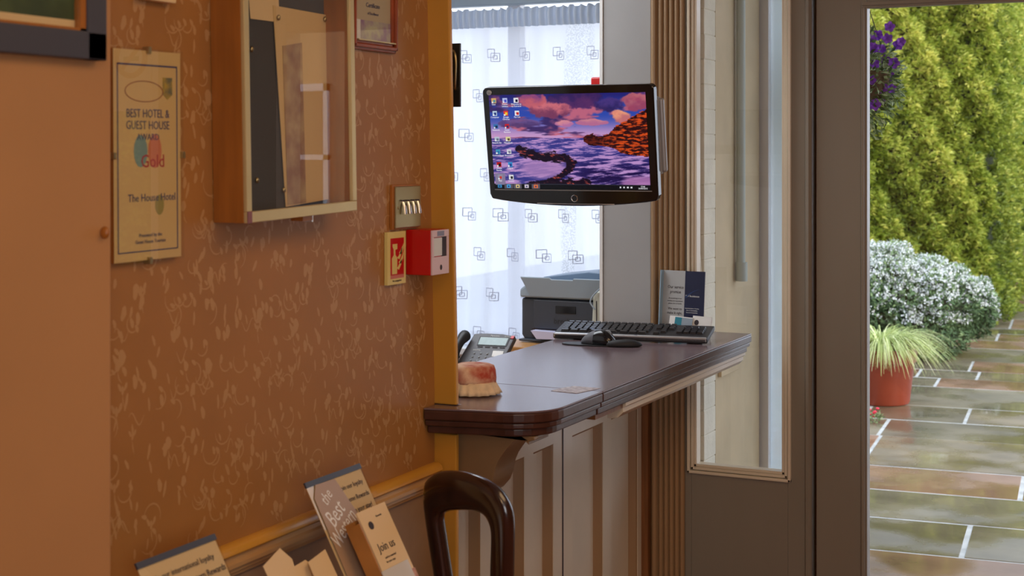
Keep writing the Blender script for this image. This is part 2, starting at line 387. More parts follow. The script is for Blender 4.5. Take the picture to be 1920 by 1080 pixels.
# sidelight (window_2): stiles, rail, bead and pane
GX0, GX1, GZ0, GZ1 = Xat(1296, FY), Xat(1477, FY), .525, 2.35
BX1 = Xat(1522, FY)
sl = thing('window_2', None, None, ((GX0+GX1)/2, FY+.02, 0)); sl['kind'] = 'structure'
f = MB(); f.box(X1, GX0, FY, FY+.08, 0, 2.45); f.box(GX1, BX1, FY, FY+.08, 0, 2.45); f.box(GX0, GX1, FY, FY+.08, 0, GZ0); f.box(GX0, GX1, FY, FY+.08, GZ1, 2.45)
f.build('window_frame', 'facade', sl, bevel=.002)
b = MB()
for k, (o, d) in enumerate(((.0, .012), (.012, .006), (.022, .002))):     # stepped bead
    wd = .010
    for (a0, a1, c0, c1) in ((GX0-.012+o, GX0-.012+o+wd, GZ0-.012+o, GZ1), (GX1+.012-o-wd, GX1+.012-o, GZ0-.012+o, GZ1), (GX0-.012+o, GX1+.012-o, GZ0-.012+o, GZ0-.012+o+wd)):
        b.box(a0, a1, FY-d, FY+.02+.01*k, c0, c1)
b.build('bead', 'cream', sl, bevel=.002)
MB().prism([(BX1-.022, FY), (BX1-.018, FY-.010), (BX1-.008, FY-.012), (BX1-.002, FY-.006), (BX1, FY)], 'xy', 0, 2.45).build('moulding', 'facade', sl, smooth=True)
sbox(GX0+.006, GX1-.006, FY+.045, FY+.049, GZ0+.01, GZ1).build('pane', 'glass', sl)
# door-gap strip in the brown of its shadow line, and the glazed door
DX0 = Xat(1531, FY+.01); DG0, DG1 = Xat(1627, FY+.02), -.40; DXE = -.27; DGZ = wf(1628, 15, FY+.02)[1]
struct(sbox(BX1+.0005, DX0-.002, FY+.05, FY+.1, 0, 2.45).build('trim_7', 'brownp'))
dr = thing('door_1', None, None, ((DX0+DXE)/2, FY+.03, 0)); dr['kind'] = 'structure'
f = MB(); f.box(DX0, DG0, FY+.005, FY+.055, .01, 2.22); f.box(DG1, DXE, FY+.005, FY+.055, .01, 2.22); f.box(DG0, DG1, FY+.005, FY+.055, .01, .2); f.box(DG0, DG1, FY+.005, FY+.055, DGZ, 2.22)
f.build('door_leaf', 'facade', dr, bevel=.003)
b = MB()
for o, d in ((0, .010), (.008, .004)):
    for (a0, a1, c0, c1) in ((DG0-.016+o, DG0-.006+o, .19, DGZ), (DG1+.006-o, DG1+.016-o, .19, DGZ), (DG0-.016, DG1+.016, DGZ+.006-o, DGZ+.018-o), (DG0-.016, DG1+.016, .188, .2)):
        b.box(a0, a1, FY+.005-d, FY+.03, c0, c1)
b.build('bead', 'facade', dr, bevel=.002)
sbox(DG0, DG1, FY+.028, FY+.032, .2, DGZ).build('pane', 'glass', dr)
MB().tube([(DXE-.06, FY+.0, 1.05), (DXE-.06, FY-.045, 1.05), (DXE-.16, FY-.05, 1.05)], .009).build('door_handle', 'brass', dr, smooth=True)
# rest of the facade to the right of the door
w3 = thing('window_3', None, None, (-.1, FY+.05, .0)); w3['kind'] = 'structure'
f = MB(); f.box(DXE+.003, -.235, FY, FY+.1, 0, 2.45); f.box(.03, .08, FY, FY+.1, 0, 2.45); f.box(-.235, .03, FY, FY+.1, 0, .55); f.box(-.235, .03, FY, FY+.1, 2.08, 2.45)
f.build('window_frame', 'white', w3, bevel=.004); sbox(-.235, .03, FY+.05, FY+.054, .56, 2.08).build('pane', 'glass', w3)
w5 = thing('window_5', None, None, (.9, FY+.05, .0)); w5['kind'] = 'structure'
f = MB(); f.box(.55, .59, FY, FY+.1, 0, 2.45); f.box(.88, .92, FY, FY+.1, 0, 2.45); f.box(.59, .88, FY, FY+.1, 0, .55); f.box(.59, .88, FY, FY+.1, 2.3, 2.45)
f.build('window_frame', 'white', w5, bevel=.004); sbox(.59, .88, FY+.05, FY+.054, .56, 2.3).build('pane', 'glass', w5)
f = MB(); f.box(.92, 2.3, FY, FY+.15, 0, CZ); f.box(.08, .55, FY, FY+.15, 0, 2.45); f.box(X1+.001, .92, FY, FY+.12, 2.451, CZ)
f.box(DX0-.002, DXE+.003, FY, FY+.12, 2.222, 2.45)
struct(f.build('wall_front', 'facade'))
# ================================================================ RECEPTION COUNTER
CF = -1.395
SY = Yat(1131, CF)
cn = thing('reception_counter', 'long reception counter with worn plum top over cream panelled front', 'counter', (-1.66, 3.9, 0))
def ctop(off, z0, z1, name, far, m):
    e = off; P = []
    if not far:
        P = [(WX+.003, 3.05+e)]
        cx, cy, r = CF-.125, 3.21, .125-e
        for i in range(0, 9):
            a = -PI/2+i/8*PI/2; P.append((cx+r*math.cos(a), cy+r*math.sin(a)))
        P += [(CF-e, SY-.0012), (-1.93, SY-.0012), (-1.93, 3.132), (-1.6305, 3.132), (-1.6305, 3.1105), (WX+.003, 3.1105)]
    else:
        P = [(CF-e, SY+.0012), (CF-e, FY-.008), (-1.93, FY-.008), (-1.93, SY+.0012)]
    return MB().prism(P, 'xy', z0, z1).build(name, m, cn, bevel=.0015 if name == 'worktop' else .004, seg=3)
ctop(.001, .9955, 1.0, 'worktop', False, ['counter']); ctop(.001, .9955, 1.0, 'worktop', True, ['counter'])
ctop(0, .972, .9953, 'edge_moulding', False, 'cedge'); ctop(0, .972, .9953, 'edge_moulding', True, 'cedge')
ctop(.006, .957, .9715, 'edge_moulding', False, 'cedge'); ctop(.006, .957, .9715, 'edge_moulding', True, 'cedge')
ctop(.018, .938, .9565, 'edge_moulding', False, 'cedge'); ctop(.016, .938, .9565, 'edge_moulding', True, 'cedge')
# cream cornice below the far half of the edge
cy0 = Yat(1168, CF-.03)
MB().prism([(CF-.075, .9375), (CF-.022, .9375), (CF-.022, .928), (CF-.030, .922), (CF-.030, .910), (CF-.044, .896), (CF-.060, .892), (CF-.075, .892)], 'xz', cy0, FY-.008).build('cornice', 'cream', cn, smooth=True)
sbox(CF-.20, CF-.03, SY+.02, cy0-.002, .922, .9373).build('batten', 'brownp', cn)
# corbel bracket
by0, by1 = 3.135, 3.25
zc = .9375
cp = [(-1.780, zc), (-1.437, zc), (-1.437, zc-.008), (-1.452, zc-.012), (-1.452, zc-.020)]
for a_, b_ in ((975, 818), (962, 829), (950, 841), (942, 852), (934, 864), (929, 876), (926, 888), (924, 900), (918, 915), (905, 930), (885, 940)):
    cp.append(wf(a_, b_, by0))
cp.append((-1.780, cp[-1][1]))
MB().prism(cp, 'xz', by0, by1).build('corbel', mat('brown_taupe_paint', lin((132, 106, 76)), .3), cn, smooth=True, bevel=.0015)
# panelled front at X = -1.78
PXX = -1.78
def yp(px): return Yat(px, PXX)
pan = MB(); base = PXX-.028
rec = [(3.16, yp(880)), (yp(912), yp(967)), (yp(1000), yp(1022)), (yp(1073), yp(1118)), (yp(1146), yp(1184))]   # recessed panels (start, far end)
ends = [yp(902), yp(984), yp(1038), yp(1131), yp(1196)]
pan.box(base-.02, base, 3.14, FY-.032, 0, .93)
pan.build('panel_board', 'cream', cn)
edges = [3.14]
st_ = MB(); prev = 3.14
ztop = .735
for (a, b_), e in zip(rec, ends):
    st_.box(base, PXX, prev, a, 0.12, .93); prev = e-.002
st_.box(base, PXX, prev, FY-.032, .12, .93)
for (a, b_), e in zip(rec, ends):
    st_.box(base, PXX, a, e-.002, ztop, .93)
st_.box(base, PXX+.012, 3.14, FY-.034, 0, .12)
st_.build('panel_frame', 'cream', cn)
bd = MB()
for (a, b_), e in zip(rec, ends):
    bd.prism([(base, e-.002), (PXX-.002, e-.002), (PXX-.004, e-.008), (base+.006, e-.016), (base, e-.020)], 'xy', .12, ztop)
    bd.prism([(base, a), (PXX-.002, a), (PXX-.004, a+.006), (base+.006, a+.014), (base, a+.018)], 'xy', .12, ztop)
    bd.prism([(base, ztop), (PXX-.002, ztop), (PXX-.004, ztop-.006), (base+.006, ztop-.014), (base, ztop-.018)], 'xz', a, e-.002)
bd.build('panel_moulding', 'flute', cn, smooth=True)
sbox(PXX+.0005, PXX+.002, yp(1054), yp(1055.5), .12, .93).build('door_gap', 'ink', cn)
# sticker
p = wh(1083, 731, 1.0)
tagp(MB().prism([(p.x-.055, p.y-.045), (p.x+.02, p.y-.055), (p.x+.032, p.y-.01), (p.x+.045, p.y+.045), (p.x-.03, p.y+.05), (p.x-.045, p.y+.01)], 'xy', 1.0003, 1.0010).build('sticker', mat('worn_label_paper', lin((215, 212, 218)), .5, col2=lin((160, 150, 156)), var=.1, scale=70)), 'torn white paper label stuck on the counter top', 'sticker')
# ================================================================ OFFICE THINGS
dk = thing('office_desk', 'x', 'desk', (-2.45, 4.3, 0))
oak = mat('oak_veneer', lin((184, 134, 76)), .4, var=.1, scale=20, stretch=(1, 6, 6))
sbox(-3.0, -1.95, 3.8, 4.78, .816, .8395).build('desktop', oak, dk, bevel=.003)
for x in (-2.95, -2.05):
    for y in (3.85, 4.7): sbox(x, x+.05, y, y+.05, 0, .8155).build('leg', 'mgrey', dk)
dk['label'] = 'low wooden office desk behind the counter carrying the telephone'; 
sh = thing('printer_stand', 'brown wooden stand carrying the printer below the office window', 'stand', (-2.2, 5.1, 0))
sbox(-2.385, -1.95, 4.835, 5.42, .878, .90).build('top', oak, sh, bevel=.003)
for x in (-2.37, -1.99):
    for y in (4.85, 5.37): sbox(x, x+.03, y, y+.03, 0, .8775).build('leg', 'mgrey', sh)
# net curtain
cu_y = 5.80
def cpt(u, v, off=0):   # u metres along X, v height
    k = max(0, min(1, (v-.72)/1.5))
    fold = .022*math.sin(u*31+.6*math.sin(u*7))+.007*math.sin(u*67+1.3)+.010*math.sin(u*13+v*1.2)
    x = u+.02*math.sin(v*2+u*5)*(1-k)
    return (x, cu_y-off+fold*(1.0-.35*k), v)
UX0, UX1 = -3.45, -2.0
Zc0, Zc1 = wf(940, 652, cu_y)[1], wf(990, 21, cu_y)[1]
ct_ = MB(); NU, NV = 260, 40
vs = []
for j in range(NV+1):
    v = Zc0+(Zc1-Zc0)*j/NV
    for i in range(NU+1): vs.append(cpt(UX0+(UX1-UX0)*i/NU, v))
ct_.add(vs, [(j*(NU+1)+i, j*(NU+1)+i+1, (j+1)*(NU+1)+i+1, (j+1)*(NU+1)+i) for j in range(NV) for i in range(NU)])
ct_.k = 1
def cstrip(pts, wd=.006):
    for (a, b), (c, d) in zip(pts[:-1], pts[1:]):
        L = math.hypot(c-a, d-b) or 1; nx, ny = -(d-b)/L*wd/2, (c-a)/L*wd/2; ns = 4
        for q in range(ns):
            e0, e1 = q/ns, (q+1)/ns
            P = [(a+(c-a)*e0-nx, b+(d-b)*e0-ny), (a+(c-a)*e1-nx, b+(d-b)*e1-ny), (a+(c-a)*e1+nx, b+(d-b)*e1+ny), (a+(c-a)*e0+nx, b+(d-b)*e0+ny)]
            ct_.add([cpt(x, y, .0015) for x, y in P], [(0, 1, 2, 3)])
row = 0; z = .82
while z < 2.15:
    x = UX0+.05+(.08 if row % 2 else 0)+.02*math.sin(row*5)
    while x < UX1-.06:
        for dx, dz, s_ in ((0, 0, .018), (.020, -.018, .018), (.020, -.018, .008)):
            cstrip([(x+dx-s_, z+dz-s_), (x+dx+s_, z+dz-s_), (x+dx+s_, z+dz+s_), (x+dx-s_, z+dz+s_), (x+dx-s_, z+dz-s_)], .0032)
        x += .155
    z += .175; row += 1
def curtain_mat():
    m = bpy.data.materials.new('net_fabric'); m.use_nodes = True; n = m.node_tree; n.nodes.clear()
    o = n.nodes.new('ShaderNodeOutputMaterial'); tl = n.nodes.new('ShaderNodeBsdfTranslucent'); df = n.nodes.new('ShaderNodeBsdfDiffuse'); tr = n.nodes.new('ShaderNodeBsdfTransparent')
    tcn = n.nodes.new('ShaderNodeTexCoord'); mp = n.nodes.new('ShaderNodeMapping'); mp.inputs['Scale'].default_value = (7, 1, .35)
    ns = n.nodes.new('ShaderNodeTexNoise'); ns.inputs['Scale'].default_value = 1.0; ns.inputs['Detail'].default_value = 2
    sp = n.nodes.new('ShaderNodeTexNoise'); sp.inputs['Scale'].default_value = 160; sp.inputs['Detail'].default_value = 2
    n.links.new(tcn.outputs['Object'], mp.inputs[0]); n.links.new(mp.outputs[0], ns.inputs[0]); n.links.new(tcn.outputs['Object'], sp.inputs[0])
    r1 = n.nodes.new('ShaderNodeValToRGB'); r1.color_ramp.elements[0].position = .60; r1.color_ramp.elements[1].position = .64
    r2 = n.nodes.new('ShaderNodeValToRGB'); r2.color_ramp.elements[0].position = .45; r2.color_ramp.elements[1].position = .56
    n.links.new(ns.outputs[0], r1.inputs[0]); n.links.new(sp.outputs[0], r2.inputs[0])
    mu = n.nodes.new('ShaderNodeMath'); mu.operation = 'MULTIPLY'; n.links.new(r1.outputs[0], mu.inputs[0]); n.links.new(r2.outputs[0], mu.inputs[1])
    mc = n.nodes.new('ShaderNodeMixRGB'); mc.inputs[1].default_value = (.82, .84, .91, 1); mc.inputs[2].default_value = (.58, .60, .64, 1); n.links.new(mu.outputs[0], mc.inputs[0])
    n.links.new(mc.outputs[0], tl.inputs[0]); n.links.new(mc.outputs[0], df.inputs[0])
    m1 = n.nodes.new('ShaderNodeMixShader'); m1.inputs[0].default_value = .22; n.links.new(tl.outputs[0], m1.inputs[1]); n.links.new(df.outputs[0], m1.inputs[2])
    m2 = n.nodes.new('ShaderNodeMixShader'); m2.inputs[0].default_value = .16; n.links.new(m1.outputs[0], m2.inputs[1]); n.links.new(tr.outputs[0], m2.inputs[2])
    n.links.new(m2.outputs[0], o.inputs[0]); return m
cn_ = thing('net_curtain', 'white net curtain with overlapping square motifs hanging over the office window', 'curtain', (-2.72, cu_y, Zc0))
pm = mat('curtain_thread', lin((186, 192, 212)), .8)
ct_.build('drape', [curtain_mat(), pm], cn_, smooth='all')
hd = MB(); NU2 = 300; vs = []
for j, (v, o) in enumerate(((Zc1-.07, .004), (Zc1-.035, .012), (Zc1-.01, .012), (Zc1+.012, .004))):
    for i in range(NU2+1):
        u = UX0+(UX1-UX0)*i/NU2; vs.append((u, cu_y-.045-o-.012*math.sin(u*190+2*math.sin(u*23)), v+.005*math.sin(u*150)*(j == 3)))
hd.add(vs, [(j*(NU2+1)+i, j*(NU2+1)+i+1, (j+1)*(NU2+1)+i+1, (j+1)*(NU2+1)+i) for j in range(3) for i in range(NU2)])
hd.build('gathered_heading', mat('heading_satin', lin((190, 205, 228)), .3), cn_, smooth='all')
MB().tube([(UX0-.1, cu_y, Zc1-.02), (UX1+.04, cu_y, Zc1-.02)], .006).build('curtain_wire', 'white', cn_)
struct(MB().box(WXL, -1.94, OY-.06, OY-.001, wf(990, 10, OY)[1], wf(990, -30, OY)[1]).build('trim_8', 'lgrey', bevel=.006))
# red sounder on the reveal
p = wf(1121, 153, 5.0)
s_ = thing('alarm_sounder', 'small red alarm box fixed to the office pillar above the screen', 'alarm', (PX0-.02, 5.0, p[1]-.03))
sbox(Xat(1113, 5.0), PX0-.001, 4.97, 5.05, p[1]-.035, p[1]+.015).build('housing', 'red', s_, bevel=.006); MB().ball((Xat(1113, 5.0), 5.0, p[1]-.012), .007).build('lamp', 'red', s_, smooth=True)
# printer
PRX, PRY, PRZ = Xat(975, 4.98), 4.98, .9005
pr = thing('laser_printer', 'dark grey laser printer with pale lid and open flap on the desk', 'printer', (PRX+.18, PRY+.17, PRZ))
PW = .375
bodyp = [(0, .02), (.012, 0), (PW-.012, 0), (PW, .02), (PW, .158), (0, .158)]
f = MB(); f.prism([(PRX+a, PRZ+.006+b) for a, b in bodyp], 'xz', PRY+.012, PRY+.36)
f.build('body', 'dgrey', pr, bevel=.010, seg=3)
f = MB(); f.box(PRX+.055, PRX+PW-.055, PRY, PRY+.02, PRZ+.052, PRZ+.160)
f.build('front_cover', 'dgrey', pr, bevel=.004)
sbox(PRX+.045, PRX+PW-.02, PRY+.008, PRY+.0125, PRZ+.018, PRZ+.052).build('paper_slot', 'ink', pr)
f = MB(); f.box(PRX+.145, PRX+.228, PRY-.002, PRY+.001, PRZ+.112, PRZ+.140); f.build('cover_grip', 'dark', pr, bevel=.003)
f = MB(); f.box(PRX+.0, PRX+.29, PRY-.012, PRY+.02, PRZ+.004, PRZ+.012); f.build('tray_lip', 'dgrey', pr, bevel=.003)
text('lettering', [('brother', .185, .083, .030, 'CENTER')], frame_mat((1, 0, 0), (0, 0, 1), (0, -1, 0), (PRX, PRY-.0006, PRZ)), 'darkm', pr)
f = MB(); f.prism([(PRX-.002, PRZ+.166), (PRX+PW+.002, PRZ+.166), (PRX+PW+.002, PRZ+.20), (PRX+PW-.02, PRZ+.212), (PRX+.02, PRZ+.212), (PRX-.002, PRZ+.196)], 'xz', PRY+.0, PRY+.35)
f.build('top_cover', 'lgrey', pr, bevel=.008, seg=3)
T = Matrix.Translation((PRX, PRY-.002, PRZ+.172)) @ Matrix.Rotation(math.radians(12), 4, 'X')
f = MB(); f.T = T; f.prism([(.045, 0), (.335, 0), (.358, .058), (.345, .074), (.225, .074), (.222, .068), (.135, .068), (.128, .074), (.010, .074)], 'xz', -.004, .004)
f.build('flap', 'lgrey', pr, bevel=.002)
f = MB(); f.prism([(PRX+.05, PRZ+.225), (PRX+PW-.01, PRZ+.225), (PRX+PW-.01, PRZ+.252), (PRX+.235, PRZ+.260), (PRX+.05, PRZ+.236)], 'xz', PRY+.10, PRY+.33)
f.box(PRX+.07, PRX+PW-.03, PRY+.14, PRY+.30, PRZ+.205, PRZ+.226)
f.build('scanner_lid', mat('blue_grey_plastic', lin((110, 132, 158)), .4), pr, bevel=.003)
tagp(MB().prism([(PRX+.062, PRZ+.048), (PRX+.16, PRZ+.046), (PRX+.16, PRZ+.020), (PRX+.086, PRZ+.018)], 'xz', PRY-.04, PRY+.007).build('paper_sheet', mat('lilac_white_paper', lin((205, 205, 235)), .5)), 'white sheet of paper coming out of the printer slot', 'paper')
# white upright box and its cable
rx0, rx1 = Xat(1114, 4.86), PX0+.0
rt_ = thing('router', 'upright off-white router box between the printer and the pillar', 'router', (rx0+.02, 4.86, .9005))
MB().prism([(rx0-.006, .9005), (rx0+.055, .9005), (rx0+.055, wf(1120, 547, 4.86)[1]), (rx0+.012, wf(1120, 545, 4.86)[1]), (rx0+.004, wf(1120, 552, 4.86)[1])], 'xz', 4.84, 4.93).build('housing', 'card' if False else mat('aged_white_plastic', lin((196, 198, 184)), .4), rt_, bevel=.006, seg=3)
sbox(rx0+.016, rx0+.019, 4.838, 4.841, .93, 1.08).build('seam', 'ink', rt_)
cpp = [wf(1133, 536, 4.84), wf(1122, 545, 4.84), wf(1112, 556, 4.84), wf(1108, 566, 4.84), wf(1112, 574, 4.84), wf(1117, 580, 4.84)]
tagp(MB().tube(smooth_pts([(a, 4.834, b) for a, b in cpp]), .0028, 8).build('cable', 'lgrey', smooth=True), 'looped pale grey cable hanging beside the router box', 'cable')
# telephone
pc = wf(914, 668, 4.5)
px_, py_ = pc[0], 4.5
ph = thing('desk_telephone', 'dark grey office telephone with tilted display behind the counter', 'telephone', (px_, py_, .8400), (0, 0, math.radians(6)))
tilt = Matrix.Translation((0, 0, .060)) @ Matrix.Rotation(math.radians(48), 4, 'X')
# local: x right, y up the slope, z normal
f = MB(); f.T = tilt
pts = [(-.095, -.012), (.060, -.012), (.084, .088)] + [(.084-.150*i/8-.0*i, .088+.008*math.sin(PI*i/8)) for i in range(1, 8)] + [(-.075, .088)]
f.prism([(-.118, -.060), (.047, -.060), (.078, .100), (.03, .108), (-.03, .108), (-.075, .104)], 'xy', -.022, 0)
f.build('body', mat('telephone_grey', lin((92, 92, 98)), .45), ph, world=False, bevel=.004, seg=3)
f = MB(); f.box(-.08, .04, .0, .05, 0, .02); f.box(-.07, .05, .03, .08, .0, .085); f.build('stand', 'darkm', ph, world=False)
f = MB(); f.T = tilt; f.prism([(-.053, .055), (.055, .055), (.061, .092), (-.050, .092)], 'xy', .0003, .0016); sur = f.build('display_surround', 'darkm', ph, world=False)
f = MB(); f.T = tilt; f.prism([(-.049, .058), (.051, .058), (.056, .089), (-.046, .089)], 'xy', .0016, .0026); f.build('display', 'lcd', sur, world=False)
f = MB(); f.T = tilt; f.prism([(.062, .088), (.074, .088), (.076, .100), (.064, .100)], 'xy', .0003, .003); f.build('message_lamp', mat('soft_red_plastic', lin((210, 70, 80)), .3), ph, world=False, bevel=.001)
for i in range(4):
    f = MB(); f.T = tilt; f.box(-.048+i*.027, -.030+i*.027, .048, .051, 0, .002); f.build('soft_key', 'ink', ph, world=False)
for j in range(3):
    for i in range(3):
        f = MB(); f.T = tilt; f.lathe([(.0036, 0), (.0036, .0018), (.0025, .0026)], 12, (-.054+i*.024-j*.003, .022-j*.015, 0)); f.build('key', 'mgrey', ph, world=False, smooth=True)
f = MB(); f.T = tilt; f.box(.012, .050, .012, .036, 0, .001); f.build('name_card', 'white_paper', ph, world=False)
text('brand_lettering', [('Panasonic', .005, .0975, .0085, 'CENTER'), ('KX-T7633', .048, .097, .004, 'CENTER'), ('DIGITAL', -.048, .036, .0075, 'CENTER')], tilt @ Matrix.Translation((0, 0, .0006)), 'white', ph, world=False)
f = MB(); f.T = tilt
f.tube(smooth_pts([(-.116, -.045, .012), (-.112, -.01, .026), (-.108, .025, .030), (-.102, .06, .026), (-.097, .088, .014)]), [.020, .020, .019, .018, .0165, .016, .0155, .0155, .0155, .0155, .016, .0165, .018, .020, .021, .021, .018], 14)
f.build('handset', 'darkm', ph, world=False, smooth=True)
cpp = []
for i in range(90):
    a = i*1.25; cpp.append((-.108+.004*math.cos(a), -.01+i*.0010-.02, .022+.004*math.sin(a)))
f = MB(); f.T = Matrix.Translation((-.015, -.01, .035)); f.tube(cpp, .0012, 6); f.build('coiled_cord', 'darkm', ph, world=False, smooth=True)
# ================================================================ THINGS ON THE COUNTER
# keyboard
kf0 = wh(1037, 636, 1.0); ka = math.radians(9)
kb = thing('computer_keyboard', 'black and silver computer keyboard lying at the window end of the counter', 'keyboard', (kf0.x+.251*math.cos(ka), kf0.y+.251*math.sin(ka), 1.0005), (0, 0, ka))
kt = Matrix.Translation((0, 0, .012)) @ Matrix.Rotation(math.radians(8.5), 4, 'X') @ Matrix.Diagonal((1.085, 1, 1, 1))
f = MB(); f.T = kt; f.prism([(-.232, .002), (-.226, 0), (.226, 0), (.232, .003), (.232, .160), (-.232, .160)], 'xy', -.010, .006)
f.build('base', 'darkm', kb, world=False, bevel=.003)
f = MB(); f.T = kt; f.prism([(-.230, .0), (.230, .0), (.228, .015), (-.228, .015)], 'xy', -.006, .0085); f.build('palm_edge', 'silver', kb, world=False, bevel=.003)
for sx_ in (-.19, .19):
    f = MB(); f.box(sx_-.025, sx_+.025, .128, .142, 0, .026); f.build('foot', 'darkm', kb, world=False)
kme = None
def key(x, y, wd):
    global kme
    if kme is None:
        q = MB(); q.add([(-.5, -.5, 0), (.5, -.5, 0), (.5, .5, 0), (-.5, .5, 0), (-.40, -.38, 1), (.40, -.38, 1), (.40, .42, 1), (-.40, .42, 1)], [(0,3,2,1),(4,5,6,7),(0,1,5,4),(1,2,6,5),(2,3,7,6),(3,0,4,7)])
        kme = bpy.data.meshes.new('key'); kme.from_pydata(q.v, [], q.f); kme.materials.append(mat('key_plastic', (.022, .023, .027), .3, spec=.6))
    o = bpy.data.objects.new('key', kme); C.objects.link(o); o.parent = kb
    o.matrix_local = kt @ Matrix.Translation((x, y, .006)) @ Matrix.Diagonal((wd-.0012, .0165, .0075, 1))
nk = 0
rows = [(.146, 1.0), (.124, 1.0), (.105, 1.0), (.086, 1.0), (.067, 1.0), (.030+.006, 1.0)]
for ri, y in enumerate((.143, .120, .101, .082, .063, .044)):
    xs = []
    if ri < 5:
        n = 13
        for i in range(n): xs.append((-.214+.0098+i*.0205, .0198))
    else:
        xs = [(-.202, .026), (-.174, .026), (-.146, .026), (-.085, .092), (-.023, .026), (.005, .026), (.033, .026)]
    for i in range(3): xs.append((.075+i*.019, .018)) if ri in (0, 1, 2, 5) or i == 1 else None
    if ri: 
        for i in range(4): xs.append((.142+i*.0205, .0195))
    for x, wd in xs:
        if nk < 100: key(x, y-.006, wd); nk += 1
text('lettering', [('hp', .02, .0075, .009, 'CENTER')], kt @ Matrix.Translation((0, 0, .009)), 'inkblue', kb, world=False)
# mouse mat with wrist rest, mouse
mp_ = wh(1118, 646, 1.0)
mm = thing('mouse_mat', 'thin black mouse mat with a padded wrist rest on the counter', 'mouse mat', (mp_.x, mp_.y-.012, 1.0003), (0, 0, math.radians(8)))
pts = [(-.095+.0, .0)]
pts = []
for i in range(24):
    a = 2*PI*i/24; pts.append((.106*math.copysign(abs(math.cos(a))**.75, math.cos(a)), .040*math.copysign(abs(math.sin(a))**.8, math.sin(a))+.0))
MB().prism(pts, 'xy', 0, .004).build('mat', 'darkm', mm, world=False, bevel=.001)
f = MB(); f.tube(smooth_pts([(.045, -.030, .008), (.075, -.030, .010), (.110, -.022, .011), (.135, -.010, .009), (.150, .002, .006)]), [.007, .010, .012, .013, .0135, .014, .014, .0145, .0145, .0145, .014, .013, .012, .010, .008, .006, .004], 12, sy=.75)
f.build('wrist_rest', mat('black_fabric', (.012, .012, .014), .6), mm, world=False, smooth=True)
ms = thing('computer_mouse', 'small black and grey computer mouse standing on the mouse mat', 'mouse', (mp_.x+.012, mp_.y-.012, 1.0052), (0, 0, math.radians(82)))
ms.scale = (1.08, 1.08, 1.1)
def mouse_shell(y0, y1, m_, nm):
    f = MB(); vs = []; fs = []; NA, NB = 14, 20
    ys = [y0+(y1-y0)*i/NB for i in range(NB+1)]
    for y in ys:
        t_ = (y+.056)/.112; t_ = min(.999, max(.001, t_))
        wd = .031*(math.sin(PI*t_**.9))**.42*(1-.12*math.sin(PI*t_)); hh = .040*(math.sin(PI*(t_**.78)))**.6
        for j in range(NA+1):
            a = PI*j/NA; vs.append((wd*math.cos(a), y, .001+hh*(math.sin(a)**.7)))
    for i in range(NB):
        for j in range(NA): fs.append((i*(NA+1)+j, (i+1)*(NA+1)+j, (i+1)*(NA+1)+j+1, i*(NA+1)+j+1))
        fs.append((i*(NA+1), i*(NA+1)+NA, (i+1)*(NA+1)+NA, (i+1)*(NA+1)))
    f.add(vs, fs); return f.build(nm, m_, ms, world=False, smooth='all')
mouse_shell(-.0559, .004, 'dark', 'buttons'); mouse_shell(.0045, .0559, mat('mouse_grey', (.10, .10, .115), .5), 'shell')
f = MB(); f.lathe([(.0001, -.0035), (.010, -.0035), (.011, 0), (.010, .0035), (.0001, .0035)], 20); o = f.build('scroll_wheel', 'mgrey', ms, world=False, smooth=True); o.matrix_local = Matrix.Translation((0, -.032, .030)) @ Matrix.Rotation(PI/2, 4, 'Y')
text('logo', [('hp', 0, 0, .013, 'CENTER')], Matrix.Translation((0, .022, .0416)) @ Matrix.Rotation(math.radians(-65), 4, 'Z'), 'navyglow', ms, world=False)
# promise brochure stand
b0 = Xat(1243, 4.74); b1 = Xat(1316, 4.70)
br = thing('display_card', 'upright card reading Our service promise, half pale grey and half navy', 'display card', ((b0+b1)/2, 4.72, 1.0005), (math.radians(-5), 0, math.radians(-8)))
bw = (b1-b0)/2*1.02; bh = .207
sbox(-bw, -bw*.02+.006, -.002, .002, 0, bh).build('pale_leaf', mat('pale_grey_card', lin((176, 178, 178)), .35), br, world=False)
sbox(-bw*.02+.006, bw, -.002, .002, 0, bh).build('navy_leaf', 'navy', br, world=False)
sbox(-bw-.003, -bw, -.022, .003, 0, bh).build('side_edge', mat('pale_blue_acrylic', lin((150, 180, 200)), .15), br, world=False)
sbox(-bw, bw, .004, .030, 0, .004).build('base', 'acrylic', br, world=False)
FM = frame_mat((1, 0, 0), (0, 0, 1), (0, -1, 0), (0, -.0023, .011))
text('lettering', [('Our service', -.030, .140, .0155, 'CENTER', 0, .8), ('promise', -.030, .124, .0155, 'CENTER', 0, .8), ('If something is not', -.030, .102, .0066, 'CENTER'), ('meeting your expectations,', -.030, .0935, .0062, 'CENTER', 0, .85), ('please let us know.', -.030, .085, .0066, 'CENTER'), ('We want to', -.030, .067, .0125, 'CENTER', 0, .85), ('make it right.', -.030, .053, .0125, 'CENTER', 0, .85)], FM, 'ink', br, world=False)
text('lettering', [('BW Residences', .034, .112, .009, 'CENTER', 0, .9), ('Fascinating balance. Powering', .034, .071, .0048, 'CENTER', 0, .9), ('How to Sustainability,', .034, .064, .0048, 'CENTER'), ('Towards Sustainability.', .034, .057, .0048, 'CENTER')], FM, 'white', br, world=False)
f = MB(); arc = [(.008+.052*i/8, .122+.024*math.sin(PI/2*i/8)) for i in range(9)]; f.prism(arc+[(a, b-.007*(1-i/8)) for i, (a, b) in list(enumerate(arc))[::-1]], 'xz', -.0026, -.002); f.build('arc_print', mat('dim_blue_print', lin((38, 60, 110)), .35), br, world=False)
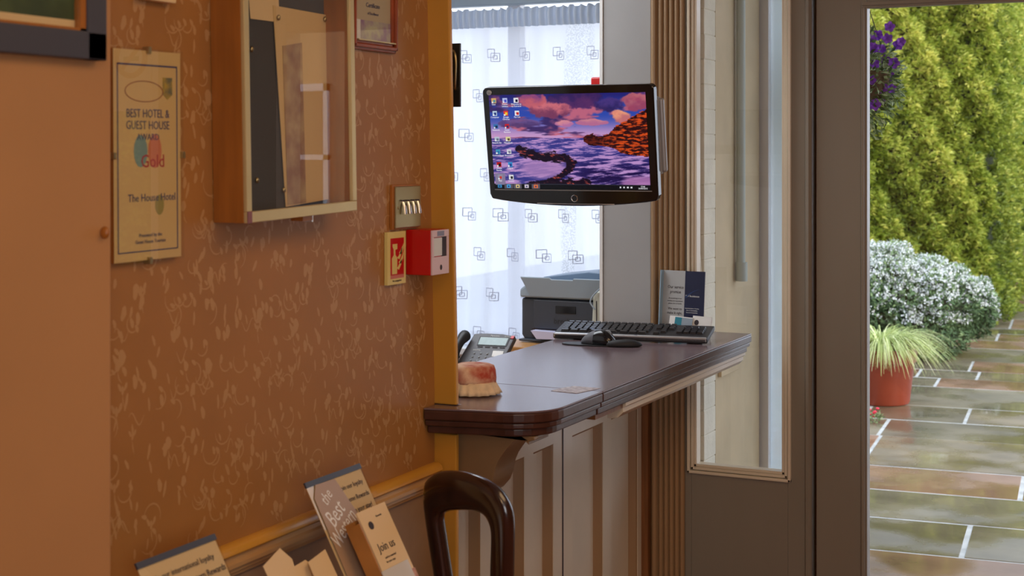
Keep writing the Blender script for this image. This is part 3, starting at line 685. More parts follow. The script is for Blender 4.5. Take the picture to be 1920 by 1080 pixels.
# business card holder with cards
ch = thing('card_holder', 'small clear holder for business cards in front of the display card', 'card holder', (Xat(1296, 4.66), 4.66, 1.0005), (0, 0, math.radians(-8)))
f = MB(); f.prism([(-.02, 0), (.02, 0), (.02, .012), (.005, .03), (.002, .03), (.0, .006), (-.02, .006)], 'yz', -.07, .07); f.build('holder', 'acrylic', ch, world=False)
for k, (x, wd, mt, lbl) in enumerate(((-.035, .085, 'white_paper', 'fanned white business cards with a teal corner in the left of the card holder'), (.040, .068, 'white_paper', 'white business card with a round dark emblem in the right of the card holder'))):
    c = thing('business_card', lbl, 'business card', (ch.location.x+x*.97, ch.location.y-.020+.005*k-x*.1, 1.004), (math.radians(-14), math.radians(2), math.radians(-8)))
    sbox(-wd/2, wd/2, -.006, 0, 0, .056-.004*(k == 0)+.006).build('cards', mt, c, world=False)
    if k == 0:
        sbox(-.022, .003, -.0068, -.006, 0, .055).build('teal_print', 'teal', c, world=False)
        sbox(.003, wd/2, -.0065, -.006, 0, .055).build('grey_print', 'lgrey', c, world=False)
    else:
        f = MB(); f.prism([(-.018+.008*math.cos(q), .040+.009*math.sin(q)) for q in [i*PI/8 for i in range(16)]], 'xz', -.0068, -.006); f.build('emblem', 'ink', c, world=False)
# cloth covered box
jc = wh(878, 742, 1.0)
jr = thing('covered_pot', 'squat round pot under a red and cream patterned cloth with a frilled hem', 'pot', (jc.x, jc.y+.03, 1.0005))
f = MB(); f.lathe([(.055, .030), (.056, .04), (.054, .060), (.050, .071), (.040, .075), (.001, .076)], 40, wob=lambda a, z: .03*math.sin(3*a)*1+.015*math.sin(11*a)*(1 if z < .05 else 0)); f.build('cloth_top', 'cloth', jr, world=False, smooth='all')
f = MB(); f.lathe([(.068, .004), (.064, .014), (.058, .026), (.0555, .033)], 120, wob=lambda a, z: .06*math.sin(19*a)*max(0, (.034-z)/.03)); f.build('frill', 'lace', jr, world=False, smooth='all')
f = MB(); f.lathe([(.046, 0), (.05, .03), (.045, .06)], 24); f.build('pot', 'casewood', jr, world=False, smooth=True)
# ================================================================ MONITOR
mon = thing('computer_monitor', 'black widescreen monitor showing a sunset sea cliff desktop, hung on an arm', 'monitor', tuple(Cw(.1545, 4.0, 1.625)), (math.radians(8.6), 0, math.radians(-.5)))
# local: x right, z up, faces -y
W2, Ht, Hb = .253, .163, -.150
def rrect(x0, x1, z0, z1, r, n=5):
    P = []
    for cx, cz, a0 in ((x1-r, z1-r, 0), (x0+r, z1-r, PI/2)):
        for i in range(n+1): P.append((cx+r*math.cos(a0+PI/2*i/n), cz+r*math.sin(a0+PI/2*i/n)))
    # lower edge sags in the middle
    P.append((x0+.002, z0+r))
    for i in range(17):
        t_ = i/16; P.append((x0+.008+(x1-x0-.016)*t_, z0-.018*math.sin(PI*t_)**.8))
    P.append((x1-.002, z0+r)); return P
f = MB(); f.prism(rrect(-W2, W2, Hb, Ht, .014), 'xz', .0, .028); f.build('bezel', 'dark', mon, world=False, bevel=.004, seg=3)
f = MB(); f.prism([(-W2+.004, -.12), (W2-.004, -.12), (W2-.004, .155), (-W2+.004, .155)], 'xz', .028, .036); f.prism([(-.2, -.11), (.2, -.11), (.2, .13), (-.2, .13)], 'xz', .036, .062); f.build('back_case', 'mgrey', mon, world=False, bevel=.008)
for i in range(18): pass
f = MB()
for i in range(20): f.box(-.13+i*.010, -.124+i*.010, .036, .055, .131, .1335)
f.build('vent_ridges', 'ink', mon, world=False)
SX0, SX1, SZ0, SZ1 = -.2335, .2305, -.121, .142
# the picture on the screen
NX, NZ = 448, 252
def vnoise(fx, fy, seed):
    r = np.random.RandomState(seed); G = r.rand(64, 64)
    u = np.linspace(0, fx, NX)[None, :]+np.zeros((NZ, 1)); v = np.linspace(0, fy, NZ)[:, None]+np.zeros((1, NX))
    return u, v, G
def sample(G, u, v):
    iu = np.floor(u).astype(int); iv = np.floor(v).astype(int); fu = u-iu; fv = v-iv
    fu = fu*fu*(3-2*fu); fv = fv*fv*(3-2*fv); a = lambda i, j: G[j % 64, i % 64]
    return (a(iu, iv)*(1-fu)+a(iu+1, iv)*fu)*(1-fv)+(a(iu, iv+1)*(1-fu)+a(iu+1, iv+1)*fu)*fv
def fbm(u, v, seed, o=4):
    r = np.random.RandomState(seed); s = 0; a = .5; tot = 0
    for k in range(o):
        s = s+a*sample(r.rand(64, 64), u*2**k, v*2**k); tot += a; a *= .55
    return s/tot
UU = np.linspace(0, 1, NX)[None, :]+np.zeros((NZ, 1)); VV = np.linspace(0, 1, NZ)[:, None]+np.zeros((1, NX))
def sm(a, b, x): t_ = np.clip((x-a)/(b-a), 0, 1); return t_*t_*(3-2*t_)
def mixc(A, B, t_): return A*(1-t_[..., None])+B*t_[..., None]
col = lambda *c: np.array(c, float)/255
A = np.zeros((NZ, NX, 3)); hz = .54
sky = mixc(np.ones((NZ, NX, 3))*col(205, 160, 205), np.ones((NZ, NX, 3))*col(52, 80, 175), sm(hz, .80, VV))
sky = mixc(sky, np.ones((NZ, NX, 3))*col(40, 40, 120), sm(.85, 1.0, VV))
n1 = fbm(UU*5+2, (VV-hz)*11/(.35+(VV-hz)), 5); n2 = fbm(UU*12, VV*18, 8)
cl = sm(.50, .60, n1+.12*(n2-.5)); sh_ = fbm(UU*7+3, VV*10, 9)
ccol = mixc(np.ones((NZ, NX, 3))*col(62, 42, 100), np.ones((NZ, NX, 3))*col(205, 110, 130), sm(.38, .62, sh_))
sky = mixc(sky, ccol, cl*.92)
def puff(cx, cy, rx, ry, c1, c2, seed, amt=.95):
    global sky
    d = ((UU-cx)/rx)**2+((VV-cy)/ry)**2; nn = fbm(UU*22+seed, VV*16, seed); e = sm(1.05, .6, d+1.3*(nn-.5))
    cc = mixc(np.ones((NZ, NX, 3))*col(*c1), np.ones((NZ, NX, 3))*col(*c2), sm(-.6, .9, (VV-cy)/ry+(nn-.5)*2.2))
    sky = mixc(sky, cc, e*amt)
puff(.56, .93, .22, .10, (90, 50, 105), (52, 36, 96), 21); puff(.28, .93, .10, .08, (205, 105, 115), (150, 80, 130), 22)
puff(.41, .83, .15, .09, (130, 66, 100), (215, 120, 130), 23); puff(.84, .76, .065, .07, (205, 120, 120), (245, 165, 130), 24)
puff(.78, .88, .10, .08, (50, 40, 100), (80, 60, 130), 25); puff(.94, .90, .10, .10, (160, 75, 105), (190, 110, 120), 26)
puff(.48, .69, .06, .04, (190, 120, 165), (225, 150, 160), 27); puff(.66, .70, .10, .035, (190, 115, 150), (215, 140, 150), 28)
puff(.20, .70, .15, .05, (90, 66, 120), (130, 90, 140), 29, .8)
A = sky
dv = np.clip(hz-VV, 0, 1)
wv = fbm(UU*9/(.25+dv*1.3), dv*90/(.35+dv*2.2), 31, 5); wv2 = fbm(UU*14+dv*16, VV*60-UU*9, 33, 5)
sea = mixc(np.ones((NZ, NX, 3))*col(62, 62, 140), np.ones((NZ, NX, 3))*col(190, 150, 205), sm(.42, .60, wv*.45+wv2*.55))
dk_ = sm(.10, .40, dv)*sm(.3, .7, UU); sea = mixc(sea, np.ones((NZ, NX, 3))*col(30, 16, 70), dk_*sm(.62, .42, wv*.4+wv2*.6)*.9)
A = np.where((VV < hz)[..., None], sea, A)
# foam bottom left, pink light
fm = sm(.85, .2, ((UU-.33)/.20)**2+((VV-.22)/.14)**2+.5*(wv2-.5)); A = mixc(A, np.ones((NZ, NX, 3))*col(176, 136, 190), fm*.85)
fm = sm(1, .4, ((UU-.95)/.15)**2+((VV-.06)/.10)**2+.6*(wv2-.5)); A = mixc(A, np.ones((NZ, NX, 3))*col(178, 125, 180), fm*.9)
# dark rocks
def rock(path, rad, seed):
    global A
    d = np.full((NZ, NX), 9.)
    for (a, b), (c, e) in zip(path[:-1], path[1:]):
        px = UU-a; py = (VV-b)*.57; vx = c-a; vy = (e-b)*.57; t_ = np.clip((px*vx+py*vy)/(vx*vx+vy*vy+1e-9), 0, 1)
        d = np.minimum(d, np.hypot(px-vx*t_, py-vy*t_))
    nn = fbm(UU*44+VV*20, VV*50, seed, 5); k = sm(rad*1.1, rad*.8, d+(nn-.5)*rad*1.4)
    rc = mixc(np.ones((NZ, NX, 3))*col(24, 10, 34), np.ones((NZ, NX, 3))*col(206, 92, 72), sm(.56, .78, nn)*.85)
    A = mixc(A, rc, k)
rock([(.18, .42), (.25, .36), (.34, .34), (.42, .34), (.49, .32), (.52, .27), (.50, .22)], .028, 41)
rock([(.50, .22), (.44, .14), (.36, .08), (.27, .04), (.20, .03)], .018, 43); rock([(.25, .02), (.45, .04), (.6, .06)], .035, 44)
# cliff
top = np.interp(UU[0], [.60, .63, .66, .70, .76, .80, .86, .92, .97, 1.0], [.545, .575, .58, .55, .575, .65, .70, .76, .80, .83])[None, :]+np.zeros((NZ, 1))
bot = np.interp(UU[0], [.60, .64, .70, .76, .80, .83, .9, 1.0], [.50, .46, .455, .445, .42, .38, .36, .34])[None, :]+np.zeros((NZ, 1))
nn = fbm(UU*30+VV*46, VV*60-UU*22, 51, 5); inside = (UU > .60) & (VV < top+(nn-.5)*.04) & (VV > bot+(nn-.5)*.02)
lit = sm(.68, .86, UU+.25*(nn-.5)+.2*(.55-np.abs(VV-.58)*2-.4)*0)*sm(.40, .56, nn)
cc = mixc(np.ones((NZ, NX, 3))*col(48, 14, 22), np.ones((NZ, NX, 3))*col(214, 84, 34), sm(.40, .66, nn)*(.35+.65*sm(.66, .84, UU)))
A = np.where(inside[..., None], cc, A)
# taskbar, icons
A[VV < .052] = col(14, 18, 26); A[(VV < .055) & (VV > .050)] = col(70, 74, 90)
def blk(u, v, w, h, c):
    m_ = (np.abs(UU-u) < w/2) & (np.abs(VV-v) < h/2); A[m_] = col(*c)
ir = random.Random(5)
ics = [(0, 0, (220, 180, 110), (90, 150, 160)), (0, 1, (190, 200, 240), (80, 90, 200)), (0, 2, (235, 235, 240), (20, 20, 60)), (1, 0, (190, 210, 230), (40, 60, 130)), (1, 1, (220, 60, 50), (240, 210, 60)), (1, 2, (235, 235, 240), (200, 40, 40)),
       (2, 0, (60, 120, 180), (30, 50, 90)), (2, 1, (200, 40, 50), (60, 50, 110)), (3, 0, (190, 200, 215), (110, 120, 140)), (3, 1, (225, 215, 160), (90, 80, 60)), (4, 0, (70, 160, 190), (50, 110, 170)), (4, 1, (215, 215, 225), (130, 130, 150)),
       (5, 0, (190, 30, 30), (20, 10, 14)), (5, 1, (60, 150, 210), (40, 80, 150)), (6, 0, (150, 150, 170), (200, 60, 60)), (6, 1, (225, 225, 230), (40, 40, 50))]
for r_, c_, c1, c2 in ics:
    u = .032+c_*.074+r_*.0015; v = .93-r_*.136+.01
    if (r_, c_) == (6, 0): blk(u, v-.02, .066, .125, (140, 130, 160))
    blk(u, v, .030, .050, c1); blk(u+.003, v-.004, .016, .026, c2); blk(u-.009, v-.017, .010, .016, (240, 240, 245))
for i, c1 in enumerate(((60, 140, 190), (80, 170, 230), (225, 200, 140), (210, 200, 215), (220, 120, 70))):
    if i in (1, 2, 4): blk(.034+i*.060, .026, .054, .048, (96, 92, 104))
    blk(.034+i*.060, .026, .026, .036, c1); blk(.034+i*.060, .026, .010, .014, (40, 60, 110))
for u in (.815, .838, .861, .884): blk(u, .026, .010, .018, (225, 225, 230))
A = np.clip(A, 0, 1); A = A**1.08
lum = A.mean(2, keepdims=True); A = np.clip(lum+(A-lum)*1.02, 0, 1)
L = np.where(A <= .04045, A/12.92, ((A+.055)/1.055)**2.4)
gx = np.linspace(SX0, SX1, NX); gz = np.linspace(SZ0, SZ1, NZ)
V = np.zeros((NZ, NX, 3)); V[..., 0] = gx[None, :]; V[..., 1] = -.0012; V[..., 2] = gz[:, None]
idx = np.arange(NZ*NX).reshape(NZ, NX); Fq = np.stack([idx[:-1, :-1], idx[:-1, 1:], idx[1:, 1:], idx[1:, :-1]], -1).reshape(-1, 4)
me = bpy.data.meshes.new('screen'); me.from_pydata(V.reshape(-1, 3).tolist(), [], Fq.tolist()); me.update()
at = me.color_attributes.new('picture', 'FLOAT_COLOR', 'POINT'); at.data.foreach_set('color', np.concatenate([L.reshape(-1, 3), np.ones((NZ*NX, 1))], 1).astype(np.float32).ravel())
sm_ = bpy.data.materials.new('lit_screen'); sm_.use_nodes = True; n_ = sm_.node_tree; bb = n_.nodes['Principled BSDF']; an = n_.nodes.new('ShaderNodeAttribute'); an.attribute_name = 'picture'
bb.inputs['Base Color'].default_value = (.005, .005, .005, 1); bb.inputs['Roughness'].default_value = .25; bb.inputs['Specular IOR Level'].default_value = .2; n_.links.new(an.outputs['Color'], bb.inputs['Emission Color']); bb.inputs['Emission Strength'].default_value = .92
scr = finish('screen', me, [sm_], mon, False, False, 0)
wt = emis('screen_text_white', (.85, .85, .9), 1.0)
SW = SX1-SX0; SH = SZ1-SZ0
def sp_(u, v): return SX0+u*SW, SZ0+v*SH
names = {(0, 0): 'User', (0, 1): 'Printer\nUtilities', (0, 2): 'Welcome to\nmy Extranet', (1, 0): 'Computer', (1, 1): 'Google\nChrome', (1, 2): 'Fax List', (2, 0): 'Network', (2, 1): 'Guest\nReviews', (3, 0): 'Recycle Bin', (3, 1): 'Timesheet', (4, 0): 'Control Panel', (4, 1): 'Document', (5, 0): 'Adobe\nReader', (5, 1): 'Log in', (6, 0): 'Mail', (6, 1): 'Invoice'}
lines = []
for (r_, c_), s_ in names.items():
    u, v = .032+c_*.074+r_*.0015, .93-r_*.136+.01
    for q, part in enumerate(s_.split('\n')):
        x, z = sp_(u, v-.040-.022*q); lines.append((part, x, z, .0062, 'CENTER'))
x, z = sp_(.955, .036); lines.append(('12:46', x, z, .0058, 'CENTER')); x, z = sp_(.955, .016); lines.append(('26/06/2015', x, z, .0058, 'CENTER'))
text('screen_lettering', lines, frame_mat((1, 0, 0), (0, 0, 1), (0, -1, 0), (0, -.0020, 0)), wt, scr, world=False, thick=.0001)
f = MB(); f.box(SX0, SX1+.004, -.002, -.0005, SZ0-.004, SZ0-.0015); f.build('screen_rim', 'mgrey', mon, world=False)
f = MB(); f.T = Matrix.Translation((-W2+.022, -.0005, Ht-.014)) @ Matrix.Rotation(PI/2, 4, 'X'); f.lathe([(.0075, 0), (.0075, .002), (.006, .003)], 24); badge = f.build('round_badge', 'silver', mon, world=False, smooth=True)
text('badge_lettering', [('hp', -W2+.022, Ht-.014, .008, 'CENTER')], frame_mat((1, 0, 0), (0, 0, 1), (0, -1, 0), (0, -.0040, 0)), 'mgrey', badge, world=False)
f = MB(); f.T = Matrix.Translation((.008, -.001, -.146)) @ Matrix.Rotation(PI/2, 4, 'X'); f.tube([(.009*math.cos(a*PI/12), .009*math.sin(a*PI/12), 0) for a in range(24)], .0011, 8, closed=True); f.build('ring_emblem', 'chrome', mon, world=False, smooth=True)
f = MB(); f.tube([(-.105+.23*i/12, -.001, -.1565-.0055*math.sin(PI*(.28+.44*i/12))) for i in range(13)], .0013, 6); f.build('chrome_strip', 'chrome', mon, world=False)
f = MB(); f.box(.214, .252, .030, .055, -.085, .125); f.box(.235, .262, .04, .06, -.08, .12)
f.build('side_bracket', mat('silver_grey_plastic', (.30, .30, .31), .35, metal=.3), mon, world=False, bevel=.006)
# swing arm from the pillar to the back of the screen
mx_, my_ = mon.location.x, mon.location.y
am = thing('monitor_arm', 'dark metal swing arm fixed to the pillar behind the screen', 'bracket', (-1.85, FY-.02, 1.62))
MB().box(-1.90, -1.80, FY-.018, FY-.001, 1.57, 1.67).build('wall_plate', 'dgrey', am, bevel=.003)
MB().tube([(-1.85, FY-.02, 1.62), (-1.72, 4.25, 1.62)], .018).build('link', 'dgrey', am, smooth=True)
MB().tube([(-1.72, 4.25, 1.62), (mx_, my_+.072, 1.62)], .018).build('link', 'dgrey', am, smooth=True)
# ================================================================ LEFT WALL: frames, case, certificate, switches
def wallrect(name, px0, py0, px1, py1, X, depth, m_, parent, bev=0):
    """rect whose lower-left / upper-right pixel corners are given on the plane X (front face)"""
    ya, za = wl(px0, py1, X); yb, zb = wl(px1, py0, X)
    return sbox(X-depth, X, ya, yb, min(za, zb), max(za, zb)).build(name, m_, parent, bevel=bev)
# dark framed picture on the pier
XP = -1.55
yr, zb = wl(199, 114, XP+.02); yl = yr-.62; zt = zb+.45; fw = .042
pf = thing('framed_picture', 'slate-black framed picture on the peach pier at the upper left', 'picture', (XP+.01, (yr+yl)/2, zb))
f = MB()
for a in ((yl, yr, zb, zb+fw), (yl, yr, zt-fw, zt), (yl, yl+fw, zb, zt), (yr-fw, yr, zb, zt)): f.box(XP+.001, XP+.022, *a)
f.build('frame', 'slate', pf, bevel=.002)
f = MB()
for a in ((yl+fw, yr-fw, zb+fw, zb+fw+.004), (yr-fw-.012, yr-fw, zb+fw, zt-fw)): f.box(XP+.004, XP+.018, *a)
f.build('inner_fillet', 'casewood', pf); sbox(XP+.002, XP+.006, yl+fw, yr-fw, zb+fw, zt-fw).build('print', 'green', pf)
sbox(XP+.002, XP+.0065, yl+fw, yr-fw, zb+fw, zb+fw+.016).build('print_border', 'card', pf)
sbox(XP+.012, XP+.014, yl+fw, yr-fw, zb+fw, zt-fw).build('glazing', 'glassd', pf)
yk, zk = wl(191, 436, XP)
kn = thing('wall_knob', 'small round peach knob on the edge of the pier', 'knob', (XP, yk, zk)); MB().ball((XP+.006, yk, zk), .008, sc=(1, .7, 1.2)).build('knob', 'casewood', kn, smooth=True); MB().lathe([(.004, -.004), (.004, .004)], 12, (XP+.003, yk, zk)).build('stem', 'brass', kn)
# small pale framed picture, only its lower edge in view
y0_, z0_ = wl(268, -4, WX+.02); y1_, z1_ = wl(331, 7, WX+.02)
pf = thing('framed_picture', 'pale framed picture whose lower edge shows above the glass certificate', 'picture', (WX+.01, (y0_+y1_)/2, z1_))
sbox(WX+.001, WX+.020, y0_, y1_, z1_, z1_+.025).build('frame', 'card', pf, bevel=.002); sbox(WX+.001, WX+.020, y0_, y1_, z1_+.20, z1_+.225).build('frame', 'card', pf, bevel=.002)
sbox(WX+.001, WX+.020, y0_, y0_+.02, z1_+.025, z1_+.20).build('frame', 'card', pf); sbox(WX+.001, WX+.020, y1_-.02, y1_, z1_+.025, z1_+.20).build('frame', 'card', pf)
sbox(WX+.001, WX+.012, y0_+.02, y1_-.02, z1_+.025, z1_+.2).build('print', 'beige', pf)
# clip-framed certificate
XC = WX+.022
ya, zb = wl(223, 497, XC); yb, _ = wl(348, 487, XC); _, zt = wl(216, 85, XC)
ya = (wl(223, 497, XC)[0]+wl(214, 85, XC)[0])/2
cf = thing('clip_frame_certificate', 'glass clip-framed hotel award certificate between the pier and the display case', 'certificate', (WX+.01, (ya+yb)/2, zb), (math.radians(.5), 0, 0))
cw, chh = yb-ya, zt-zb
Lc = lambda *a: sbox(*a)
hw = cw/2
sbox(-.0085, .004, -hw+.004, hw-.004, .003, chh-.003).build('backing', 'casewood', cf, world=False)
sbox(.004, .0045, -hw+.003, hw-.003, .003, chh-.003).build('sheet', mat('certificate_paper', lin((208, 178, 122)), .5), cf, world=False)
f = MB()
for a in ((-hw+.012, hw-.012, .018, .020), (-hw+.012, hw-.012, chh-.030, chh-.027), (-hw+.012, -hw+.0145, .018, chh-.027), (hw-.0145, hw-.012, .018, chh-.027)): f.box(.0046, .0050, *a)
f.build('printed_border', 'inkblue', cf, world=False)
CM = frame_mat(WALLR, WALLU, WALLN, (.0050, 0, 0))
text('lettering', [('BEST HOTEL &', .0, chh*.695, .021, 'CENTER', 0, .85), ('GUEST HOUSE', .0, chh*.64, .021, 'CENTER', 0, .85), ('AWARD', .0, chh*.585, .016, 'CENTER'), ('The House Hotel', .01, chh*.30, .019, 'CENTER', 0, .95), ('Presented by the', .005, chh*.125, .009, 'CENTER'), ('Guest House Tourism', .005, chh*.095, .009, 'CENTER')], CM, 'inkblue', cf, world=False)
text('red_lettering', [('Gold', .012, chh*.47, .032, 'CENTER')], CM, 'inkred', cf, world=False)
f = MB()
f.prism([(-.02+.018*math.cos(i*PI/8), chh*.52+.028*math.sin(i*PI/8)) for i in range(16)], 'yz', .0046, .0049); f.build('teal_print', mat('faded_teal_ink', lin((120, 150, 150)), .6), cf, world=False)
f = MB(); f.prism([(.018+.018*math.cos(i*PI/8), chh*.52+.030*math.sin(i*PI/8)) for i in range(16)], 'yz', .0045, .0048); f.build('coral_print', mat('faded_coral_ink', lin((200, 120, 90)), .6), cf, world=False)
f = MB(); f.prism([(.030+.012*math.cos(i*PI/8), chh*.265+.018*math.sin(i*PI/8)) for i in range(16)], 'yz', .0045, .0048); f.build('olive_print', mat('faded_olive_ink', lin((150, 140, 80)), .6), cf, world=False)
f = MB(); f.prism([(.040, chh*.87), (.066, chh*.87), (.066, chh*.79), (.053, chh*.765), (.040, chh*.79)], 'yz', .0046, .0052); f.build('shield_print', mat('shield_ink', lin((110, 110, 90)), .5, col2=lin((190, 160, 60)), var=.1, scale=60), cf, world=False)
f = MB(); f.T = CM @ Matrix.Translation((-.01, chh*.80, 0)); f.tube([(.05*math.cos(i*PI/12), .018*math.sin(i*PI/12), 0) for i in range(24)], .0008, 6, closed=True); f.build('oval_print', mat('brown_ink', lin((150, 90, 60)), .6), cf, world=False)
sbox(.006, .009, -hw, hw, 0, chh).build('glazing', 'glassd', cf, world=False)
for y, z in ((0, chh-.002), (0, .002), (-hw, chh*.5), (hw, chh*.5)): sbox(-.004, .0105, y-.004, y+.004, z-.006, z+.006).build('clip', 'brass', cf, world=False, bevel=.001)
# display case
y_, z_ = wl(460, 419, -1.617)
dc = thing('display_case', 'tall wall-mounted glazed notice case with orange wooden sides and pale metal frame', 'display case', (WX, y_, z_), (math.radians(1.6), 0, 0))
CWd, CH, CD = .388, .72, .073
f = MB(); f.box(.001, CD-.004, 0, .012, 0, CH); f.box(.001, CD-.004, CWd-.012, CWd, 0, CH); f.box(.001, CD-.004, .012, CWd-.012, 0, .012); f.box(.001, CD-.004, .012, CWd-.012, CH-.012, CH)
f.build('case_body', 'casewood', dc, world=False, bevel=.001)
f = MB(); fb = .021
for a in ((0, CWd, 0, fb), (0, CWd, CH-fb, CH), (0, fb-.004, fb, CH-fb), (CWd-fb+.004, CWd, fb, CH-fb)): f.box(CD-.004, CD+.004, *a)
f.build('door_frame', 'brassf', dc, world=False, bevel=.0015)
sbox(CD+.0045, CD+.006, .0, .014, .0, .022).build('corner_tape', mat('purple_tape', lin((130, 80, 84)), .4), dc, world=False)
sbox(.004, .010, .012, CWd-.012, .012, CH-.012).build('back_board', 'felt', dc, world=False)
sbox(CD-.003, CD-.001, fb-.004, CWd-fb+.004, fb, CH-fb).build('glazing', 'glassd', dc, world=False)
f = MB(); f.box(.035, CD-.01, CWd*.53, CWd*.62, -.010, 0); lt_ = f.build('latch', 'casewood', dc, world=False); sbox(.045, CD-.012, CWd*.62, CWd*.625+.003, -.014, 0).build('key', 'chrome', lt_, world=False)
Mc = MW[dc.name].inverted()
def inc(px, py, x=.012):
    Y, Z = wl(px, py, WX+x); q = Mc @ Vector((WX+x, Y, Z)); return q.y, q.z
def notice(label, quad, m_, x, nm='notice', cat='notice', gr=None):
    P = [inc(a, b, x) for a, b in quad]
    vs = [MW[dc.name] @ Vector((x-.0008, a, b)) for a, b in P]+[MW[dc.name] @ Vector((x+.0002, a, b)) for a, b in P]
    n = len(P); f = MB(); f.add(vs, [tuple(range(n))[::-1], tuple(range(n, 2*n))]+[(i, (i+1) % n, n+(i+1) % n, n+i) for i in range(n)])
    o = f.build(nm, m_); return tagp(o, label, cat, gr)
notice('plain cream card pinned high in the display case', [(470, 35), (524, 42), (520, -60), (462, -60)], 'card', .0125)
notice('large beige notice covering the right of the display case', [(536, 388), (625, 372), (612, 28), (512, 10)], 'beige', .0140)
notice('sheet of crumpled grey paper at the right edge of the display case', [(628, 378), (652, 374), (640, -60), (612, -60)], mat('grey_crumpled_paper', lin((170, 172, 170)), .5, var=.1, scale=18, bump=.6, bscale=20), .0165, 'paper_sheet', 'paper')
notice('white printed sheet over the lower half of the beige notice', [(540, 384), (574, 380), (566, 80), (530, 86)], mat('mottled_print', lin((186, 160, 120)), .5, col2=lin((150, 110, 84)), var=.1, scale=22), .0155)
for i, (a, b, lb) in enumerate(((521, 33, 'brass pin at the top left of the beige notice'), (608, 36, 'brass pin at the top right of the beige notice'), (474, 92, 'brass pin high on the bare dark board'), (484, 338, 'brass pin low on the bare dark board'), (531, 356, 'brass pin at the bottom left of the beige notice'))):
    q = inc(a, b, .016); p = MW[dc.name] @ Vector((.018 if i not in (2, 3) else .0135, q[0], q[1]))
    tagp(MB().ball(p, .0045, 8, (.8, 1, 1.3)).build('pin', 'brass', smooth=True), lb, 'pin', 'pins in the display case')
# wooden framed picture right of the case
XW = WX+.018
ya, zb = wl(664, 90, XW); yb, _ = wl(749, 92, XW); zt = zb+.32; fw = .019
pf = thing('framed_picture', 'reddish wooden framed picture hanging right of the display case', 'picture', (WX+.01, (ya+yb)/2, zb))
f = MB()
for k, (o, dd, mm_) in enumerate(((0, .010, 0), (.005, .018, 0), (.013, .012, 0))):
    wd = .008
    for a in ((ya+o, yb-o, zb+o, zb+o+wd), (ya+o, yb-o, zt-o-wd, zt-o), (ya+o, ya+o+wd, zb+o, zt-o), (yb-o-wd, yb-o, zb+o, zt-o)): f.box(WX+.001, WX+dd, *a)
f.build('frame', 'redwood', pf, bevel=.002)
f = MB(); f.box(WX+.012, WX+.0195, ya+.018, yb-.018, zb+.0195, zb+.022); f.build('gilt_slip', 'brassf', pf)
sbox(WX+.001, WX+.006, ya+.018, yb-.018, zb+.02, zt-.02).build('print', mat('certificate_grey', lin((190, 176, 150)), .5), pf)
sbox(WX+.006, WX+.0065, ya+.020, ya+.045, zb+.024, zb+.066).build('white_block', 'white_paper', pf)
sbox(WX+.006, WX+.0065, ya+.046, yb-.020, zb+.024, zb+.066).build('flower_print', 'lilac', pf)
text('lettering', [('Certificate', .0, .10, .014, 'CENTER'), ('of Excellence', .0, .082, .009, 'CENTER')], frame_mat(WALLR, WALLU, WALLN, (WX+.0068, (ya+yb)/2, zb)), 'inkblue', pf)
sbox(WX+.008, WX+.0095, ya+.018, yb-.018, zb+.02, zt-.02).build('glazing', 'glassd', pf)
# light switch
XS = WX+.012
ya, zt = wl(741, 350, XS); yb, _ = wl(789, 352, XS); _, zb = wl(745, 430, XS)
sw = thing('light_switch', 'brushed metal light switch plate with four toggles on a wooden block', 'light switch', (WX, (ya+yb)/2, zb))
sbox(WX+.0008, WX+.008, ya-.006, yb-.002, zb-.001, zt+.004).build('wooden_block', 'casewood', sw, bevel=.001)
sbox(WX+.008, XS, ya+.002, yb, zb+.002, zt).build('plate', 'brass', sw, bevel=.0015)
for k in range(4):
    yc = ya+.032+k*.0225; zc_ = (zb+zt)/2+.002
    MB().tube([(XS+.001, yc, zc_+.014), (XS+.006, yc, zc_), (XS+.008, yc, zc_-.017)], [.0036, .0042, .0052], 10).build('toggle', 'chrome', sw, smooth=True)
    MB().lathe([(.0065, -.0015), (.0065, .0015)], 16, (XS+.0005, yc, zc_+.014)).build('toggle_seat', 'ink', sw)
for yy in (ya+.014, yb-.012): MB().ball((XS+.0003, yy, (zb+zt)/2), .0035, 6, (.4, 1, 1)).build('screw', 'brass', sw)
# fire sign
XF = WX+.010
ya, zt = wl(727, 436, XF); yb, _ = wl(761, 434, XF); _, zb = wl(732, 535, XF)
fs = thing('fire_extinguisher_sign', 'small red pictogram sign with extinguisher and flames on a pale yellow board', 'sign', (WX, (ya+yb)/2, zb))
sbox(WX+.0008, XF, ya, yb, zb, zt).build('board', 'yellowpl', fs, bevel=.0008)
h = zt-zb; wd = yb-ya
f = MB(); f.box(XF+.0001, XF+.0005, ya+.012, yb-.010, zb+h*.18, zt-h*.12); rf_ = f.build('red_field', 'red', fs)
sbox(XF+.0001, XF+.0005, ya+.012, yb-.010, zb+h*.115, zb+h*.178).build('pink_band', mat('pink_print', lin((205, 120, 110)), .5), fs)
f = MB(); yc = ya+wd*.36; z1 = zb+h*.20
f.prism([(yc-.011, z1), (yc+.011, z1), (yc+.012, z1+h*.30), (yc+.004, z1+h*.36), (yc+.003, z1+h*.46), (yc+.012, z1+h*.47), (yc+.012, z1+h*.57), (yc-.009, z1+h*.57), (yc-.009, z1+h*.52), (yc-.004, z1+h*.46), (yc-.004, z1+h*.36), (yc-.012, z1+h*.30)], 'yz', XF+.0005, XF+.0009); f.build('extinguisher_pictogram', 'yellowpl', rf_)
f = MB()
